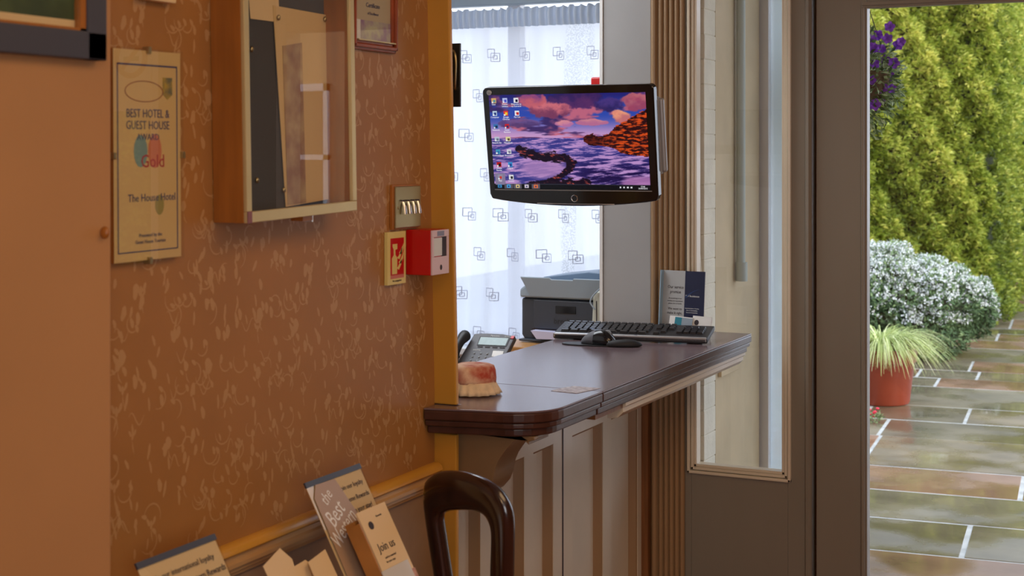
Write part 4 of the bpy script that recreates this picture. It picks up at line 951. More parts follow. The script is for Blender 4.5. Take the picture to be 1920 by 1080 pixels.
for q, (dy, dz, s_) in enumerate(((.60, .08, .8), (.70, .20, 1), (.62, .30, 1), (.72, .40, .9))):
    yq, zq = ya+wd*dy, z1+h*dz*.9; f.prism([(yq-.010, zq+.004), (yq, zq), (yq+.010, zq+.012), (yq+.014, zq+.030*s_), (yq+.006, zq+.018), (yq-.003, zq+.008)], 'yz', XF+.0005, XF+.0009)
f.build('flame_pictogram', 'yellowpl', rf_)
text('lettering', [('Fire extinguisher', 0, h*.07, .006, 'CENTER')], frame_mat(WALLR, WALLU, WALLN, (XF+.0008, (ya+yb)/2, zb)), 'ink', fs)
# call point
XQ = WX+.067
ya, zt = wl(808, 432, XQ); yb, _ = wl(840, 432, XQ); _, zb = wl(808, 517, XQ)
cpn = thing('fire_alarm_call_point', 'red break-glass fire alarm call point beside the ochre post', 'fire alarm', (WX, (ya+yb)/2, zb))
sbox(WX+.0008, XQ-.001, ya, yb, zb, zt).build('housing', 'red', cpn, bevel=.002)
h = zt-zb; wd = yb-ya
f = MB(); e = .0005
for a in ((ya+e, yb-e, zb+e, zb+h*.40), (ya+e, yb-e, zb+h*.84, zt-e), (ya+e, ya+wd*.12, zb+h*.40, zb+h*.84), (yb-wd*.12, yb-e, zb+h*.40, zb+h*.84)): f.box(XQ-.001, XQ+.003, *a)
f.build('faceplate', mat('pale_pink_plastic', lin((214, 188, 196)), .35), cpn, bevel=.0008)
sbox(XQ-.001, XQ+.0012, ya+wd*.12, ya+wd*.62, zb+h*.42, zb+h*.82).build('break_glass', mat('white_element', (.6, .62, .62), .2), cpn)
sbox(XQ-.001, XQ+.0008, ya+wd*.62, yb-wd*.12, zb+h*.40, zb+h*.84).build('window_recess', 'ink', cpn)
sbox(XQ+.003, XQ+.0034, ya+wd*.3, yb-wd*.3, zb+h*.86, zt-h*.03).build('blue_symbol', mat('grey_blue_ink', lin((130, 134, 160)), .5), cpn)
MB().ball((XQ+.003, ya+wd*.52, zb+h*.16), .005, 8, (.4, 1, 1.3)).build('key_slot', 'ink', cpn)
# handle plate on the hidden end of the wall
y_, z1 = 3.165, wl(858, 80, -1.64)[1]; z0 = wl(858, 200, -1.64)[1]
xx = Xat(868, 3.165)
hp_ = thing('door_handle', 'black plate with a curved brass handle just behind the ochre post', 'handle', (xx-.02, 3.165, z0))
sbox(xx-.06, xx-.001, 3.150, 3.158, z0, z1).build('plate', mat('blackened_metal', (.02, .018, .016), .3, metal=.3), hp_, bevel=.001)
sbox(xx-.10, xx-.055, 3.129, 3.158, z0+.02, z1-.02).build('mount', 'brownp', hp_)
MB().tube(smooth_pts([(xx-.022, 3.149, z1-.018), (xx-.010, 3.140, z1-.022), (xx-.005, 3.137, z1-.045), (xx-.006, 3.137, z1-.08), (xx-.009, 3.141, z1-.105), (xx-.012, 3.149, z1-.112)]), .0028, 8).build('pull', 'brass', hp_, smooth=True)
# ================================================================ CHAIR
chx = Cw((873-960)/F*3.05, 3.05, 0)
chr_ = thing('balloon_back_chair', 'dark polished balloon-back wooden chair drawn up to the counter end', 'chair', tuple(chx), (0, 0, math.radians(-17)))
k_ = 3.05/F
def q2(px, py): return ((px-880)*k_/.745, EYE-(py-HZ)*k_)
outer = [(822, 1250), (812, 1160), (804, 1080), (797, 1000), (795, 950), (801, 918), (822, 898), (850, 888), (880, 885), (912, 889), (940, 902), (957, 925), (963, 955), (960, 1000), (955, 1060), (949, 1130), (940, 1250)]
inner = [(850, 1250), (838, 1160), (831, 1080), (826, 1020), (824, 992), (828, 978), (842, 968), (862, 962), (882, 958), (900, 956), (914, 960), (922, 972), (925, 990), (923, 1020), (919, 1060), (914, 1130), (910, 1250)]
O = smooth_pts([(*q2(a, b), 0) for a, b in outer], 3); I = smooth_pts([(*q2(a, b), 0) for a, b in inner], 3)
f = MB(); vs = []; NS = 14; yb_ = -.0
for o_, i_ in zip(O, I):
    c = (o_+i_)/2; hv = (o_-i_)/2; dep = .019
    lean = -.0
    for j in range(NS):
        a = 2*PI*j/NS; p = c+hv*math.copysign(abs(math.cos(a))**.8, math.cos(a)); vs.append((p.x, dep*math.copysign(abs(math.sin(a))**.8, math.sin(a))-(p.y-.5)*.10+.045, p.y))
n = len(O); fcs = [(i*NS+j, i*NS+(j+1) % NS, (i+1)*NS+(j+1) % NS, (i+1)*NS+j) for i in range(n-1) for j in range(NS)]
fcs += [tuple(range(NS))[::-1], tuple((n-1)*NS+j for j in range(NS))]
f.add(vs, fcs); f.build('back_frame', 'mahog', chr_, world=False, smooth='all')
zb2 = q2(0, 1250)[1]
f = MB()
for sx_ in (-.07, .055):
    pass
xl, xr = q2(836, 0)[0], q2(925, 0)[0]
MB().tube(smooth_pts([(xl+.01, .04, zb2+.07), (0, .035, zb2+.055), (xr-.01, .04, zb2+.07)]), .014, 10).build('cross_rail', 'mahog', chr_, world=False, smooth=True)
for x0_, x1_ in ((xl, -.14), (xr, .14)):
    MB().tube(smooth_pts([(x0_, .055, zb2+.02), (x1_, .05, .47), (x1_, .03, .40), (x1_*1.05, -.02, .2), (x1_*1.1, -.07, 0.0)]), [.017]*17, 10).build('rear_leg', 'mahog', chr_, world=False, smooth=True)
for x1_ in (-.19, .19):
    MB().tube(smooth_pts([(x1_*.95, .44, .42), (x1_, .455, .28), (x1_*.97, .45, .12), (x1_, .46, 0)]), [.024, .024, .023, .022, .021, .02, .019, .018, .017, .016, .016, .017, .018], 10).build('front_leg', 'mahog', chr_, world=False, smooth=True)
sp = [(-.15, .03), (.15, .03), (.215, .43), (.15, .475), (0, .49), (-.15, .475), (-.215, .43)]
MB().prism(sp, 'xy', .395, .445).build('seat_rail', 'mahog', chr_, world=False, bevel=.006)
MB().prism([(a*.94, b*.96+.01) for a, b in sp], 'xy', .446, .485).build('seat', 'seat', chr_, world=False, bevel=.016, seg=3)
# ================================================================ CONSOLE TABLE, SIGN HOLDERS AND LEAFLETS
TZ = .655
tb = thing('console_table', 'narrow wooden side table along the wall below the leaflets', 'table', (-1.5, 2.2, 0))
sbox(WX+.03, -1.34, 1.82, 2.66, TZ-.025, TZ).build('tabletop', 'amber', tb, bevel=.004)
for x in (WX+.04, -1.38):
    for y in (1.84, 2.61): sbox(x, x+.035, y, y+.035, 0, TZ-.0255).build('leg', 'amber', tb)
sbox(WX+.05, -1.36, 1.86, 2.63, TZ-.09, TZ-.0255).build('apron', 'amber', tb)
tl = math.radians(28.5)
up = Vector((-math.sin(tl), 0, math.cos(tl))); nn_ = Vector((math.cos(tl), 0, math.sin(tl)))
def holder(label, y0, ytop_px, body):
    y, z = wl(*ytop_px, -1.603)
    return y, z
def slab(f, B, a0, a1, h0, h1, n0, n1):
    """box in sign coordinates: a along wall, h up the slope, n off the face"""
    P = [B+Vector((0, a, 0))+up*h_+nn_*n for n in (n0, n1) for (a, h_) in ((a0, h0), (a1, h0), (a1, h1), (a0, h1))]
    f.add(P, [(3, 2, 1, 0), (4, 5, 6, 7), (0, 1, 5, 4), (1, 2, 6, 5), (2, 3, 7, 6), (3, 0, 4, 7)])
for idx_, (pxr, pyr, pxl, lines, lab) in enumerate((
    ((401, 1003, 246), 0, 0, [('Join our international loyalty', .103, .262, .0145, 'CENTER', 0, 1), ('Best Western Rewards', .135, .238, .0165, 'CENTER', 0, .9), ('on your stay!', .135, .212, .016, 'CENTER')], 'leaning acrylic sign about joining the loyalty scheme, at the lower left'),
    ((673, 871, 572), 0, 0, [('Join our loyalty', .145, .262, .014, 'CENTER'), ('scheme Rewards', .145, .236, .014, 'CENTER'), ('on your stay!', .150, .212, .014, 'CENTER')], 'leaning acrylic sign standing behind the leaflet box'))):
    (a, b, c) = pxr
    y1, z1 = wl(a, b, -1.600); y0 = wl(c, b+50, -1.600)[0]
    if idx_ == 1: y0 = y1-.205
    else: y0 = y1-.212
    Lh = (z1-TZ)/math.cos(tl); B = Vector((-1.600, y0, z1))-up*Lh+up*.0003
    B.z = max(B.z, TZ+.001)
    sg = thing('sign_holder', lab, 'sign', (B.x, y0+.1, TZ))
    W_ = y1-y0
    f = MB(); slab(f, B, 0.002, W_-.002, 0, Lh-.002, -.0008, 0); f.build('sheet', 'card', sg)
    f = MB(); slab(f, B, 0, W_, 0, Lh, .0004, .0022); f.build('acrylic_front', 'acrylic', sg)
    f = MB(); slab(f, B, 0, W_, Lh-.010, Lh+.001, -.001, .0027); f.build('top_band', 'slate', sg)
    f = MB(); f.add([(B.x-.002, y0, TZ+.001), (B.x+.0, y0, TZ+.001), (B.x, y1, TZ+.001), (B.x-.002, y1, TZ+.001)], [(0, 1, 2, 3)])
    f = MB(); f.box(B.x-.08, B.x+.0, y0, y1, TZ+.0003, TZ+.003); f.build('foot', 'acrylic', sg)
    mt = frame_mat((0, 1, 0), up, nn_, B+nn_*.0026)
    text('lettering', [(l[0], l[1], l[2]+(Lh-.297), *l[3:]) for l in lines], mt, 'ink', sg)
    if idx_ == 1:
        g = thing('leaflet', 'grey and tan brochure with slanting white lettering propped on the leaning sign', 'leaflet', (B.x, y0+.06, TZ))
        f = MB(); P = [(.004, .004), (.118, .004), (.135, Lh*.62), (.098, Lh-.012), (.028, Lh-.010), (.008, Lh*.9)]
        V3 = [B+Vector((0, a_, 0))+up*b_+nn_*n_ for n_ in (.0032, .0042) for a_, b_ in P]; n6 = len(P)
        f.add(V3, [tuple(range(n6))[::-1], tuple(range(n6, 2*n6))]+[(i, (i+1) % n6, n6+(i+1) % n6, n6+i) for i in range(n6)])
        f.build('cover', mat('tan_grey_print', lin((170, 140, 112)), .4), g)
        mt2 = frame_mat((0, 1, 0), up, nn_, B+nn_*.0046)
        wl_ = mat('white_print', (.8, .78, .74), .4)
        text('lettering', [('the', .030, Lh*.86, .036, 'LEFT', math.radians(28), .8), ('Best', .022, Lh*.74, .050, 'LEFT', math.radians(24), .75), ('Western', .010, Lh*.62, .046, 'LEFT', math.radians(24), .66), ('Discount', .072, Lh*.36, .012, 'CENTER'), ('Offers', .072, Lh*.32, .012, 'CENTER')], mt2, wl_, g)
# leaflet box with loyalty leaflets
XL = -1.50
y0, z0 = wl(669, 962, XL); y1, z1 = wl(721, 941, XL)
Lh = (z1-TZ)/math.cos(tl); B = Vector((XL, y0, z1))-up*(Lh-.0005)
lb = thing('leaflet_box', 'amber wooden leaflet box standing on the table before the second sign', 'box', (B.x, (y0+y1)/2, TZ))
f = MB(); slab(f, B, -.002, y1-y0+.002, .03, Lh-.012, -.036, -.014); f.build('back', 'amber', lb); f = MB(); slab(f, B, -.006, -.0022, .02, Lh-.02, -.034, -.001); f.build('side', 'amber', lb); f = MB(); slab(f, B, y1-y0+.0022, y1-y0+.006, .02, Lh*.5, -.034, -.001); f.build('side', 'amber', lb)
f = MB(); f.box(B.x-.05, B.x+.012, y0, y1, TZ+.0003, TZ+.012); f.build('base', 'amber', lb)
lf = thing('leaflet', 'cream Join us leaflet with a small dark emblem at the front of the leaflet box', 'leaflet', (B.x, (y0+y1)/2, TZ+.012))
wd = y1-y0
f = MB(); slab(f, B, 0, wd, .02, Lh, -.004, 0); f.build('cover', 'card', lf)
f = MB(); slab(f, B, 0, wd, .02, Lh*.50, .0002, .0006); f.build('photo', 'pinkp', lf)
mt = frame_mat((0, 1, 0), up, nn_, B+nn_*.0008)
text('lettering', [('Join us', wd*.46, Lh*.72, .024, 'CENTER', 0, .95), ('Rewards', wd*.62, Lh*.93, .006, 'CENTER'), ('and be rewarded', wd*.45, Lh*.645, .006, 'CENTER'), ('for your stays', wd*.40, Lh*.615, .006, 'CENTER')], mt, 'ink', lf)
f = MB(); f.T = mt @ Matrix.Translation((wd*.26, Lh*.885, 0)); f.lathe([(.008, 0), (.008, .0005)], 20); f.build('emblem', 'ink', lf)
# three small cards
for k, (quad, lab) in enumerate((([(492, 1062), (524, 1028), (546, 1048), (548, 1120), (520, 1110)], 'blank cream card leaning at the left of the small cards'), ([(541, 1068), (572, 1050), (586, 1060), (604, 1130), (560, 1140)], 'cream card with brown mark in the middle of the small cards'), ([(577, 1054), (609, 1030), (636, 1095), (650, 1150), (610, 1150)], 'cream card with faint print at the right of the small cards'))):
    X_ = -1.56+.012*k; Bq = []
    zr = wl(quad[1][0], quad[1][1], X_)[1]
    for a, b in quad:
        x_ = X_
        for it in range(3):
            y, z = wl(a, b, x_); x_ = X_+(zr-z)*math.tan(tl)
        Bq.append(Vector((x_, y, max(z, TZ+.001))))
    ymn = min(v.y for v in Bq[2:]); ymx = max(v.y for v in Bq[2:])
    Lf = (Bq[1].z-TZ)/math.cos(tl); ft = Bq[1]-up*Lf
    Bq = Bq[:3]+[Vector((ft.x, Bq[3].y, TZ+.001)), Vector((ft.x, Bq[4].y, TZ+.001))]
    f = MB(); n5 = len(Bq); f.add([v for v in Bq]+[v+nn_*.001 for v in Bq], [tuple(range(n5)), tuple(range(n5, 2*n5))[::-1]]+[(i, n5+i, n5+(i+1) % n5, (i+1) % n5) for i in range(n5)])
    tagp(f.build('card', 'card'), lab, 'card', 'small cards on the table')
y0, z0 = wl(716, 1054, -1.44); y1, z1 = wl(764, 1048, -1.44)
B = Vector((-1.44, y0, z1))-up*((z1-TZ)/math.cos(tl)-.001)
f = MB(); slab(f, B, 0, y1-y0, 0, (z1-TZ)/math.cos(tl)-.001, -.002, 0)
tagp(f.build('leaflet', mat('white_gloss_card', (.62, .60, .56), .2)), 'glossy whitish leaflet low in front of the Join us leaflet', 'leaflet')
# ================================================================ OUTSIDE THE SIDELIGHT
# painted brick pier
bp_ = MB(); x0, x1 = Xat(1300, 4.955), Xat(1320, 4.955)
x0, x1 = -1.665, Xat(1321, 4.93)
z = 0
r2 = random.Random(2)
while z < 2.6:
    bp_.box(x0+r2.uniform(0, .001), x1-r2.uniform(0, .002), 4.93+r2.uniform(0, .003), 5.06, z, z+.0865); z += .088
bp_.build('wall_outer_brick', 'offwhite', bevel=.003)['kind'] = 'structure'
bpy.data.objects['wall_outer_brick'].select_set(False)
struct(sbox(x0, x1-.004, 4.936, 5.055, 0, 2.6).build('wall_outer_mortar', 'offwhite'))
struct(sbox(-1.665, x1-.0015, 5.0605, 5.62, 0, 2.6).build('wall_outer_side', 'creamwall'))
struct(sbox(x1-.001, x1+.012, 5.09, 5.30, .80, .835).build('trim_9', 'creamwall', bevel=.002))
# porch end window: white post, pale frosted pane
pw = thing('window_4', None, None, (-1.5, 5.7, 0)); pw['kind'] = 'structure'
ax = Xat(1421, 5.64); bx = Xat(1441, 5.64)
sbox(ax, bx, 5.64, 5.70, 0, 2.6).build('post', 'upvc', pw, bevel=.003)
sbox(-1.665, ax-.001, 5.64, 5.68, 0, 2.6).build('jamb', 'lgrey', pw)
cx_ = Xat(1500, 5.66)
fro = bpy.data.materials.new('frosted_pane'); fro.use_nodes = True; q = fro.node_tree; q.nodes.clear(); o_ = q.nodes.new('ShaderNodeOutputMaterial'); a_ = q.nodes.new('ShaderNodeBsdfTranslucent'); b_ = q.nodes.new('ShaderNodeBsdfDiffuse'); m_ = q.nodes.new('ShaderNodeMixShader'); m_.inputs[0].default_value = .4
a_.inputs[0].default_value = (.86, .93, .95, 1); b_.inputs[0].default_value = (.80, .87, .90, 1); q.links.new(a_.outputs[0], m_.inputs[1]); q.links.new(b_.outputs[0], m_.inputs[2]); t_ = q.nodes.new('ShaderNodeBsdfTransparent'); m2_ = q.nodes.new('ShaderNodeMixShader'); m2_.inputs[0].default_value = .35; q.links.new(m_.outputs[0], m2_.inputs[1]); q.links.new(t_.outputs[0], m2_.inputs[2]); q.links.new(m2_.outputs[0], o_.inputs[0])
sbox(bx+.001, cx_, 5.665, 5.675, .05, 2.55).build('pane', fro, pw)
sbox(cx_, cx_+.05, 5.64, 5.70, 0, 2.6).build('post', 'upvc', pw, bevel=.003)
# cable down the brick
pts = [(1304, -20), (1303, 60), (1306, 130), (1302, 200), (1304, 300), (1303, 400), (1311, 470), (1316, 560), (1318, 640)]
tagp(MB().tube(smooth_pts([(*(lambda q: (q[0], 4.915, q[1]))(wf(a, b, 4.915)),) for a, b in pts]), .0035, 8).build('outdoor_cable', 'offwhite', smooth=True), 'painted cable running down the white brick outside the narrow window', 'cable')
xd = Xat(1352, 5.12)
dp = thing('downpipe', 'pale grey drainpipe on the cream wall seen through the narrow window', 'drainpipe', (-1.585, 5.30, 0))
MB().tube([(-1.585, 5.30, 1.20), (-1.585, 5.30, 2.6)], .017, 20).build('pipe', 'pipe', dp, smooth=True)
MB().tube([(-1.582, 5.30, 1.13), (-1.582, 5.30, 1.20)], .022, 20).build('collar', 'pipe', dp, smooth=True)
# ================================================================ GARDEN
# wet paving
pvb = MB(); rp = random.Random(12)
rotp = Matrix.Rotation(math.radians(4.5), 4, 'Z')
tones = [lin((132, 116, 92)), lin((138, 108, 84)), lin((116, 104, 82)), lin((146, 112, 88)), lin((130, 118, 96))]
def pavemat(i, c):
    m = mat('wet_stone_%s' % 'abcde'[i], c, .2, spec=.6, col2=tuple(x*.62 for x in c), var=.1, scale=3.2, bump=.12, bscale=9)
    n = m.node_tree; b = n.nodes['Principled BSDF']; t = n.nodes.new('ShaderNodeTexCoord'); ns = n.nodes.new('ShaderNodeTexNoise'); ns.inputs['Scale'].default_value = 1.9; ns.inputs['Detail'].default_value = 5
    n.links.new(t.outputs['Object'], ns.inputs[0]); r = n.nodes.new('ShaderNodeValToRGB'); r.color_ramp.elements[0].position = .42; r.color_ramp.elements[1].position = .58
    r.color_ramp.elements[0].color = (.05, .05, .05, 1); r.color_ramp.elements[1].color = (.42, .42, .42, 1); n.links.new(ns.outputs[0], r.inputs[0]); n.links.new(r.outputs[0], b.inputs['Roughness'])
    return m
pm_ = [pavemat(i, c) for i, c in enumerate(tones)]
y = 4.2; pvb.T = rotp
while y < 22:
    d = rp.choice((.42, .56, .56, .84)); x = -4.5+rp.random()*.5
    while x < 7:
        w2 = rp.choice((.42, .6, .84, .98))
        pvb.k = rp.randrange(5); g = .010
        pvb.box(x+g, x+w2-g, y+g, y+d-g, -.06, -.02+rp.uniform(-.002, .002)); x += w2
    y += d
struct(pvb.build('ground_paving', pm_, bevel=.002, seg=1))
struct(sbox(-9, 14, 6.06, 26, -.12, -.0222).build('ground_mortar', mat('pale_mortar', lin((176, 174, 168)), .5, var=.2, scale=12)))
struct(sbox(-1.93, 14, 4.92, 6.06, -.12, -.0225).build('ground_threshold', mat('pale_mortar_threshold', lin((180, 176, 168)), .6)))
# leaves: elongated diamonds
def leaves(name, Cn, D, N, ln, wd, tone, material, parent=None):
    D = D/np.linalg.norm(D, axis=1, keepdims=True); Sd = np.cross(D, N); Sd /= (np.linalg.norm(Sd, axis=1, keepdims=True)+1e-9)
    Nn = np.cross(Sd, D)
    a = Cn; b = Cn+D*ln[:, None]*.5+Sd*wd[:, None]*.5+Nn*ln[:, None]*.06; c = Cn+D*ln[:, None]-Nn*ln[:, None]*.10; d = Cn+D*ln[:, None]*.5-Sd*wd[:, None]*.5+Nn*ln[:, None]*.06
    V = np.stack([a, b, c, d], 1).reshape(-1, 3); n = len(Cn); Fc = np.arange(n*4).reshape(n, 4)
    me = bpy.data.meshes.new(name); me.from_pydata(V.tolist(), [], Fc.tolist()); me.update()
    at = me.attributes.new('tone', 'FLOAT', 'POINT'); at.data.foreach_set('value', np.repeat(tone, 4).astype(np.float32))
    return finish(name, me, [material], parent, True, False, 0)
def unit(n): v = nr.normal(size=(n, 3)); return v/np.linalg.norm(v, axis=1, keepdims=True)
# conifer hedge
A0 = Cw(2.62, 12.9); A1 = Cw((1880-960)/F*14.0, 14.0); A2 = Cw((1912-960)/F*16.5, 16.5)
hg = thing('conifer_hedge', 'tall clipped yellow-green conifer hedge filling the garden view behind the flowering shrub', 'hedge', tuple((A0+A1)/2))
def hedge_face(Aa, Ab, n, h0, h1, seed):
    r = np.random.RandomState(seed); Aa = np.array(Aa); Ab = np.array(Ab); dv_ = Ab-Aa; L_ = np.linalg.norm(dv_[:2]); tg = dv_/L_
    nm = np.array([tg[1], -tg[0], 0.])
    if nm @ (-Aa) < 0: nm = -nm
    u = r.rand(n)*L_; h = h0+(h1-h0)*r.rand(n)
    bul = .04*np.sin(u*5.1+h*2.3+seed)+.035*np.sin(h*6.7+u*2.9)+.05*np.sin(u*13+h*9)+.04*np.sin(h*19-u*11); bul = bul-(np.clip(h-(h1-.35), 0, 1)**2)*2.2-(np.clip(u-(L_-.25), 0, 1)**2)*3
    P = Aa+tg*u[:, None]+nm*(bul+r.uniform(-.10, .02, n))[:, None]; P[:, 2] = h
    return P, nm, tg, bul, h
def hedge_leaves(name, Aa, Ab, n, h0, h1, seed, lo=0.):
    P, nm, tg, bul, h = hedge_face(Aa, Ab, n, h0, h1, seed); r = np.random.RandomState(seed+5); k = 6
    base = nm*.75+np.array([0, 0, .28])+r.normal(size=(n, 3))*.28+tg*.25
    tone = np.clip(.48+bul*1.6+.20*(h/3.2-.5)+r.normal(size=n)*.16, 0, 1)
    Cn = np.repeat(P, k, 0); D = np.repeat(base, k, 0)+r.normal(size=(n*k, 3))*.34; N = np.repeat(nm[None]*.3+np.array([[0, 0, 1.]]), n*k, 0)+r.normal(size=(n*k, 3))*.3
    ln = r.uniform(.03, .07, n*k); wd = ln*r.uniform(.22, .34, n*k); tn = np.clip(np.repeat(tone, k)+r.normal(size=n*k)*.1-lo, 0, 1)
    return leaves(name, Cn, D, N, ln, wd, tn, hm, hg)
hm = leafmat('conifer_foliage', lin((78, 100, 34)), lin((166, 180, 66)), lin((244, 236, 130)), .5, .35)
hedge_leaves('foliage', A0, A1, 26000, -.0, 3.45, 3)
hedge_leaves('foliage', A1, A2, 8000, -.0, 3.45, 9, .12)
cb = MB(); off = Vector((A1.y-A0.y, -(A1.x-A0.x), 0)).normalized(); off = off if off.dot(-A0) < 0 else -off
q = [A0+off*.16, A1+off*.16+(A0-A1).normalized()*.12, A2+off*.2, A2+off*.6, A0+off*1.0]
cb.prism([(v.x, v.y) for v in q], 'xy', -.02, 3.2); cb.build('shade_core', mat('hedge_shade', lin((44, 52, 22)), .9, var=.3, scale=6), hg)  # solid dark core, its colour gives the shade between the leaves
# dark trees and wall beyond the hedge on the right
tr = thing('garden_tree', 'bright broad-leaved tree beyond the right end of the conifer hedge', 'tree', tuple(Cw(7.6, 20.7)))
n = 16000; cc_ = np.array(Cw(7.15, 20.4, 2.7)); dirs = unit(n); rad = .75+.25*nr.rand(n)
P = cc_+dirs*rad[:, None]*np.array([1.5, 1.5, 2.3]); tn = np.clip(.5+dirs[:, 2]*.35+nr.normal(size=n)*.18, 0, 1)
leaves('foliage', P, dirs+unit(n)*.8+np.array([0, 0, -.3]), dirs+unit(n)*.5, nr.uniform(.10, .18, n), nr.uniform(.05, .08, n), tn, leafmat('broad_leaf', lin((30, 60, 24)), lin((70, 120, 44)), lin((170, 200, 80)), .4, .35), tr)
MB().ball(tuple(cc_), 1, 12, (1.15, 1.15, 1.9)).build('shade_core', mat('tree_shade', lin((40, 60, 28)), .9, var=.3, scale=5), tr, smooth=True)  # dark ball coloured as the shade inside the crown
MB().tube([tuple(Cw(7.6, 20.7, -.02)), tuple(Cw(7.55, 20.7, 1.2)), tuple(Cw(7.6, 20.6, 2.9))], [.12, .10, .05], 10).build('trunk', mat('bark', lin((90, 74, 58)), .9, bump=.5, bscale=20), tr, smooth=True)
lw = thing('garden_steps', 'low brown stone steps at the far right end of the garden', 'steps', tuple(Cw(6.2, 16.9)))
for k in range(3):
    f = MB(); a = Cw(5.75, 16.9+k*.42); f.T = Matrix.Translation((a.x, a.y, 0)) @ Matrix.Rotation(TH-.1, 4, 'Z'); f.box(0, 2.2, 0, .42 if k < 2 else 1.0, -.02, .18*(k+1)); f.build('step', mat('brown_stone', lin((128, 98, 76)), .35, var=.25, scale=5), lw, bevel=.01)
# flowering shrub
shc = Cw((1722-960)/F*11.7, 11.9, 0)
shb = thing('flowering_shrub', 'rounded grey-green shrub covered in tiny white flowers below the hedge', 'shrub', tuple(shc))
lobes = [((-.35, 0, .44), (.50, .5, .47)), ((.06, -.05, .42), (.44, .45, .35)), ((.46, .05, .36), (.24, .3, .24)), ((-.6, 0, .38), (.5, .5, .42)), ((.0, -.15, .2), (.40, .4, .28))]
Pl = []; Nl = []; fl = []; fn = []
rv = np.array([ct, st, 0]); fv = np.array([-st, ct, 0])
for (c, rr), w_n in zip(lobes, (9000, 8000, 3200, 5000, 4000)):
    d = unit(w_n); k = 1+.06*np.sin(d[:, 0]*9+c[0]*7)+.06*np.sin(d[:, 2]*11+d[:, 1]*6)
    loc = (np.array(c)+d*np.array(rr)*(k*(.86+.14*nr.rand(w_n)))[:, None]); ok = loc[:, 2] > 0; loc = loc[ok]; d = d[ok]
    Pw = np.array(shc)+rv*loc[:, :1]+fv*loc[:, 1:2]+np.array([0, 0, 1.])*loc[:, 2:3]; Dw = rv*d[:, :1]+fv*d[:, 1:2]+np.array([0, 0, 1.])*d[:, 2:3]
    Pl.append(Pw); Nl.append(Dw)
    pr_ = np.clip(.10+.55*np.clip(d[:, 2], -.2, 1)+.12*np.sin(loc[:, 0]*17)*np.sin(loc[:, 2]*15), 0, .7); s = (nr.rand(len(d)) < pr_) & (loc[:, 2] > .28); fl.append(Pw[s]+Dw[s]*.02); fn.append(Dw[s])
Pl = np.concatenate(Pl); Nl = np.concatenate(Nl); n = len(Pl)
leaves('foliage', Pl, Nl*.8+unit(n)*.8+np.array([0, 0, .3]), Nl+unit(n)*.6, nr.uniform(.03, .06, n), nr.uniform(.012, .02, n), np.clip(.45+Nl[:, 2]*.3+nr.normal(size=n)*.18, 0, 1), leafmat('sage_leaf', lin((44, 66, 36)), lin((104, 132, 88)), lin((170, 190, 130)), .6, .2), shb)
fl = np.concatenate(fl); fn = np.concatenate(fn); k = 7
n = len(fl)*k; cf_ = np.repeat(fl, k, 0)+unit(n)*.014
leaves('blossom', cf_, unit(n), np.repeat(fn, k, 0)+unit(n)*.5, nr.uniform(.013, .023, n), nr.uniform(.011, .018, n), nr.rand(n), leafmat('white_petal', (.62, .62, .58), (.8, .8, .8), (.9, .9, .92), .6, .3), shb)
MB().tube([tuple(shc), tuple(shc+Vector((0, 0, .3)))], .05, 8).build('stem', 'soil', shb)
f = MB()
for (c, rr) in lobes:
    cw_ = np.array(shc)+rv*c[0]+fv*c[1]+np.array([0, 0, c[2]]); f.ball(tuple(cw_), 1, 10, tuple(x*.80 for x in rr))
f.v = [(a, b, max(c, .0)) for a, b, c in f.v]; f.build('shade_core', mat('shrub_shade', lin((36, 46, 26)), .9), shb, smooth=True)  # dark lobes coloured as the shade inside the shrub
# potted grass
zp = 9.62; pcx = (1652-960)/F*zp; pp = Cw(pcx, zp, -.018)
pot = thing('potted_grass', 'terracotta pot of arching variegated grass on the wet paving', 'potted plant', tuple(pp))
pot.scale = (1.06, 1.06, 1.05)
f = MB(); f.lathe([(.165, 0), (.172, .01), (.200, .255), (.202, .258), (.213, .262), (.218, .325), (.222, .335), (.220, .345), (.208, .345), (.20, .30)], 40); f.build('pot', 'terracotta', pot, world=False, smooth=True)
f = MB(); f.lathe([(.198, .30), (.198, .315)], 24); f.build('soil', 'soil', pot, world=False)
f = MB(); tone = []
for i in range(950):
    a = rnd.uniform(0, 2*PI); r0 = rnd.uniform(0, .10); ln = rnd.uniform(.30, .50); el = rnd.uniform(.15, .95)
    p = Vector((r0*math.cos(a), r0*math.sin(a), .31)); d = Vector((math.cos(a)*(1-el*.55), math.sin(a)*(1-el*.55), .7+.5*el)).normalized(); sd = Vector((-math.sin(a), math.cos(a), 0)); wd = rnd.uniform(.0016, .0038); ns = 7; pts = []
    for s_ in range(ns+1):
        t_ = s_/ns; ww = wd*(1-t_**2)+.0004; pts += [p-sd*ww, p+sd*ww]; p = p+d*ln/ns; d = (d+Vector((math.cos(a)*.10, math.sin(a)*.10, -.30-.10*rnd.random()))).normalized()
    f.add(pts, [(2*s_, 2*s_+1, 2*s_+3, 2*s_+2) for s_ in range(ns)]); tone += [rnd.random()]*len(pts)
o = f.build('grass_blades', leafmat('variegated_blade', lin((120, 140, 60)), lin((190, 200, 120)), lin((240, 240, 190)), .5, .3), pot, world=False)
at = o.data.attributes.new('tone', 'FLOAT', 'POINT'); at.data.foreach_set('value', np.array(tone, dtype=np.float32))
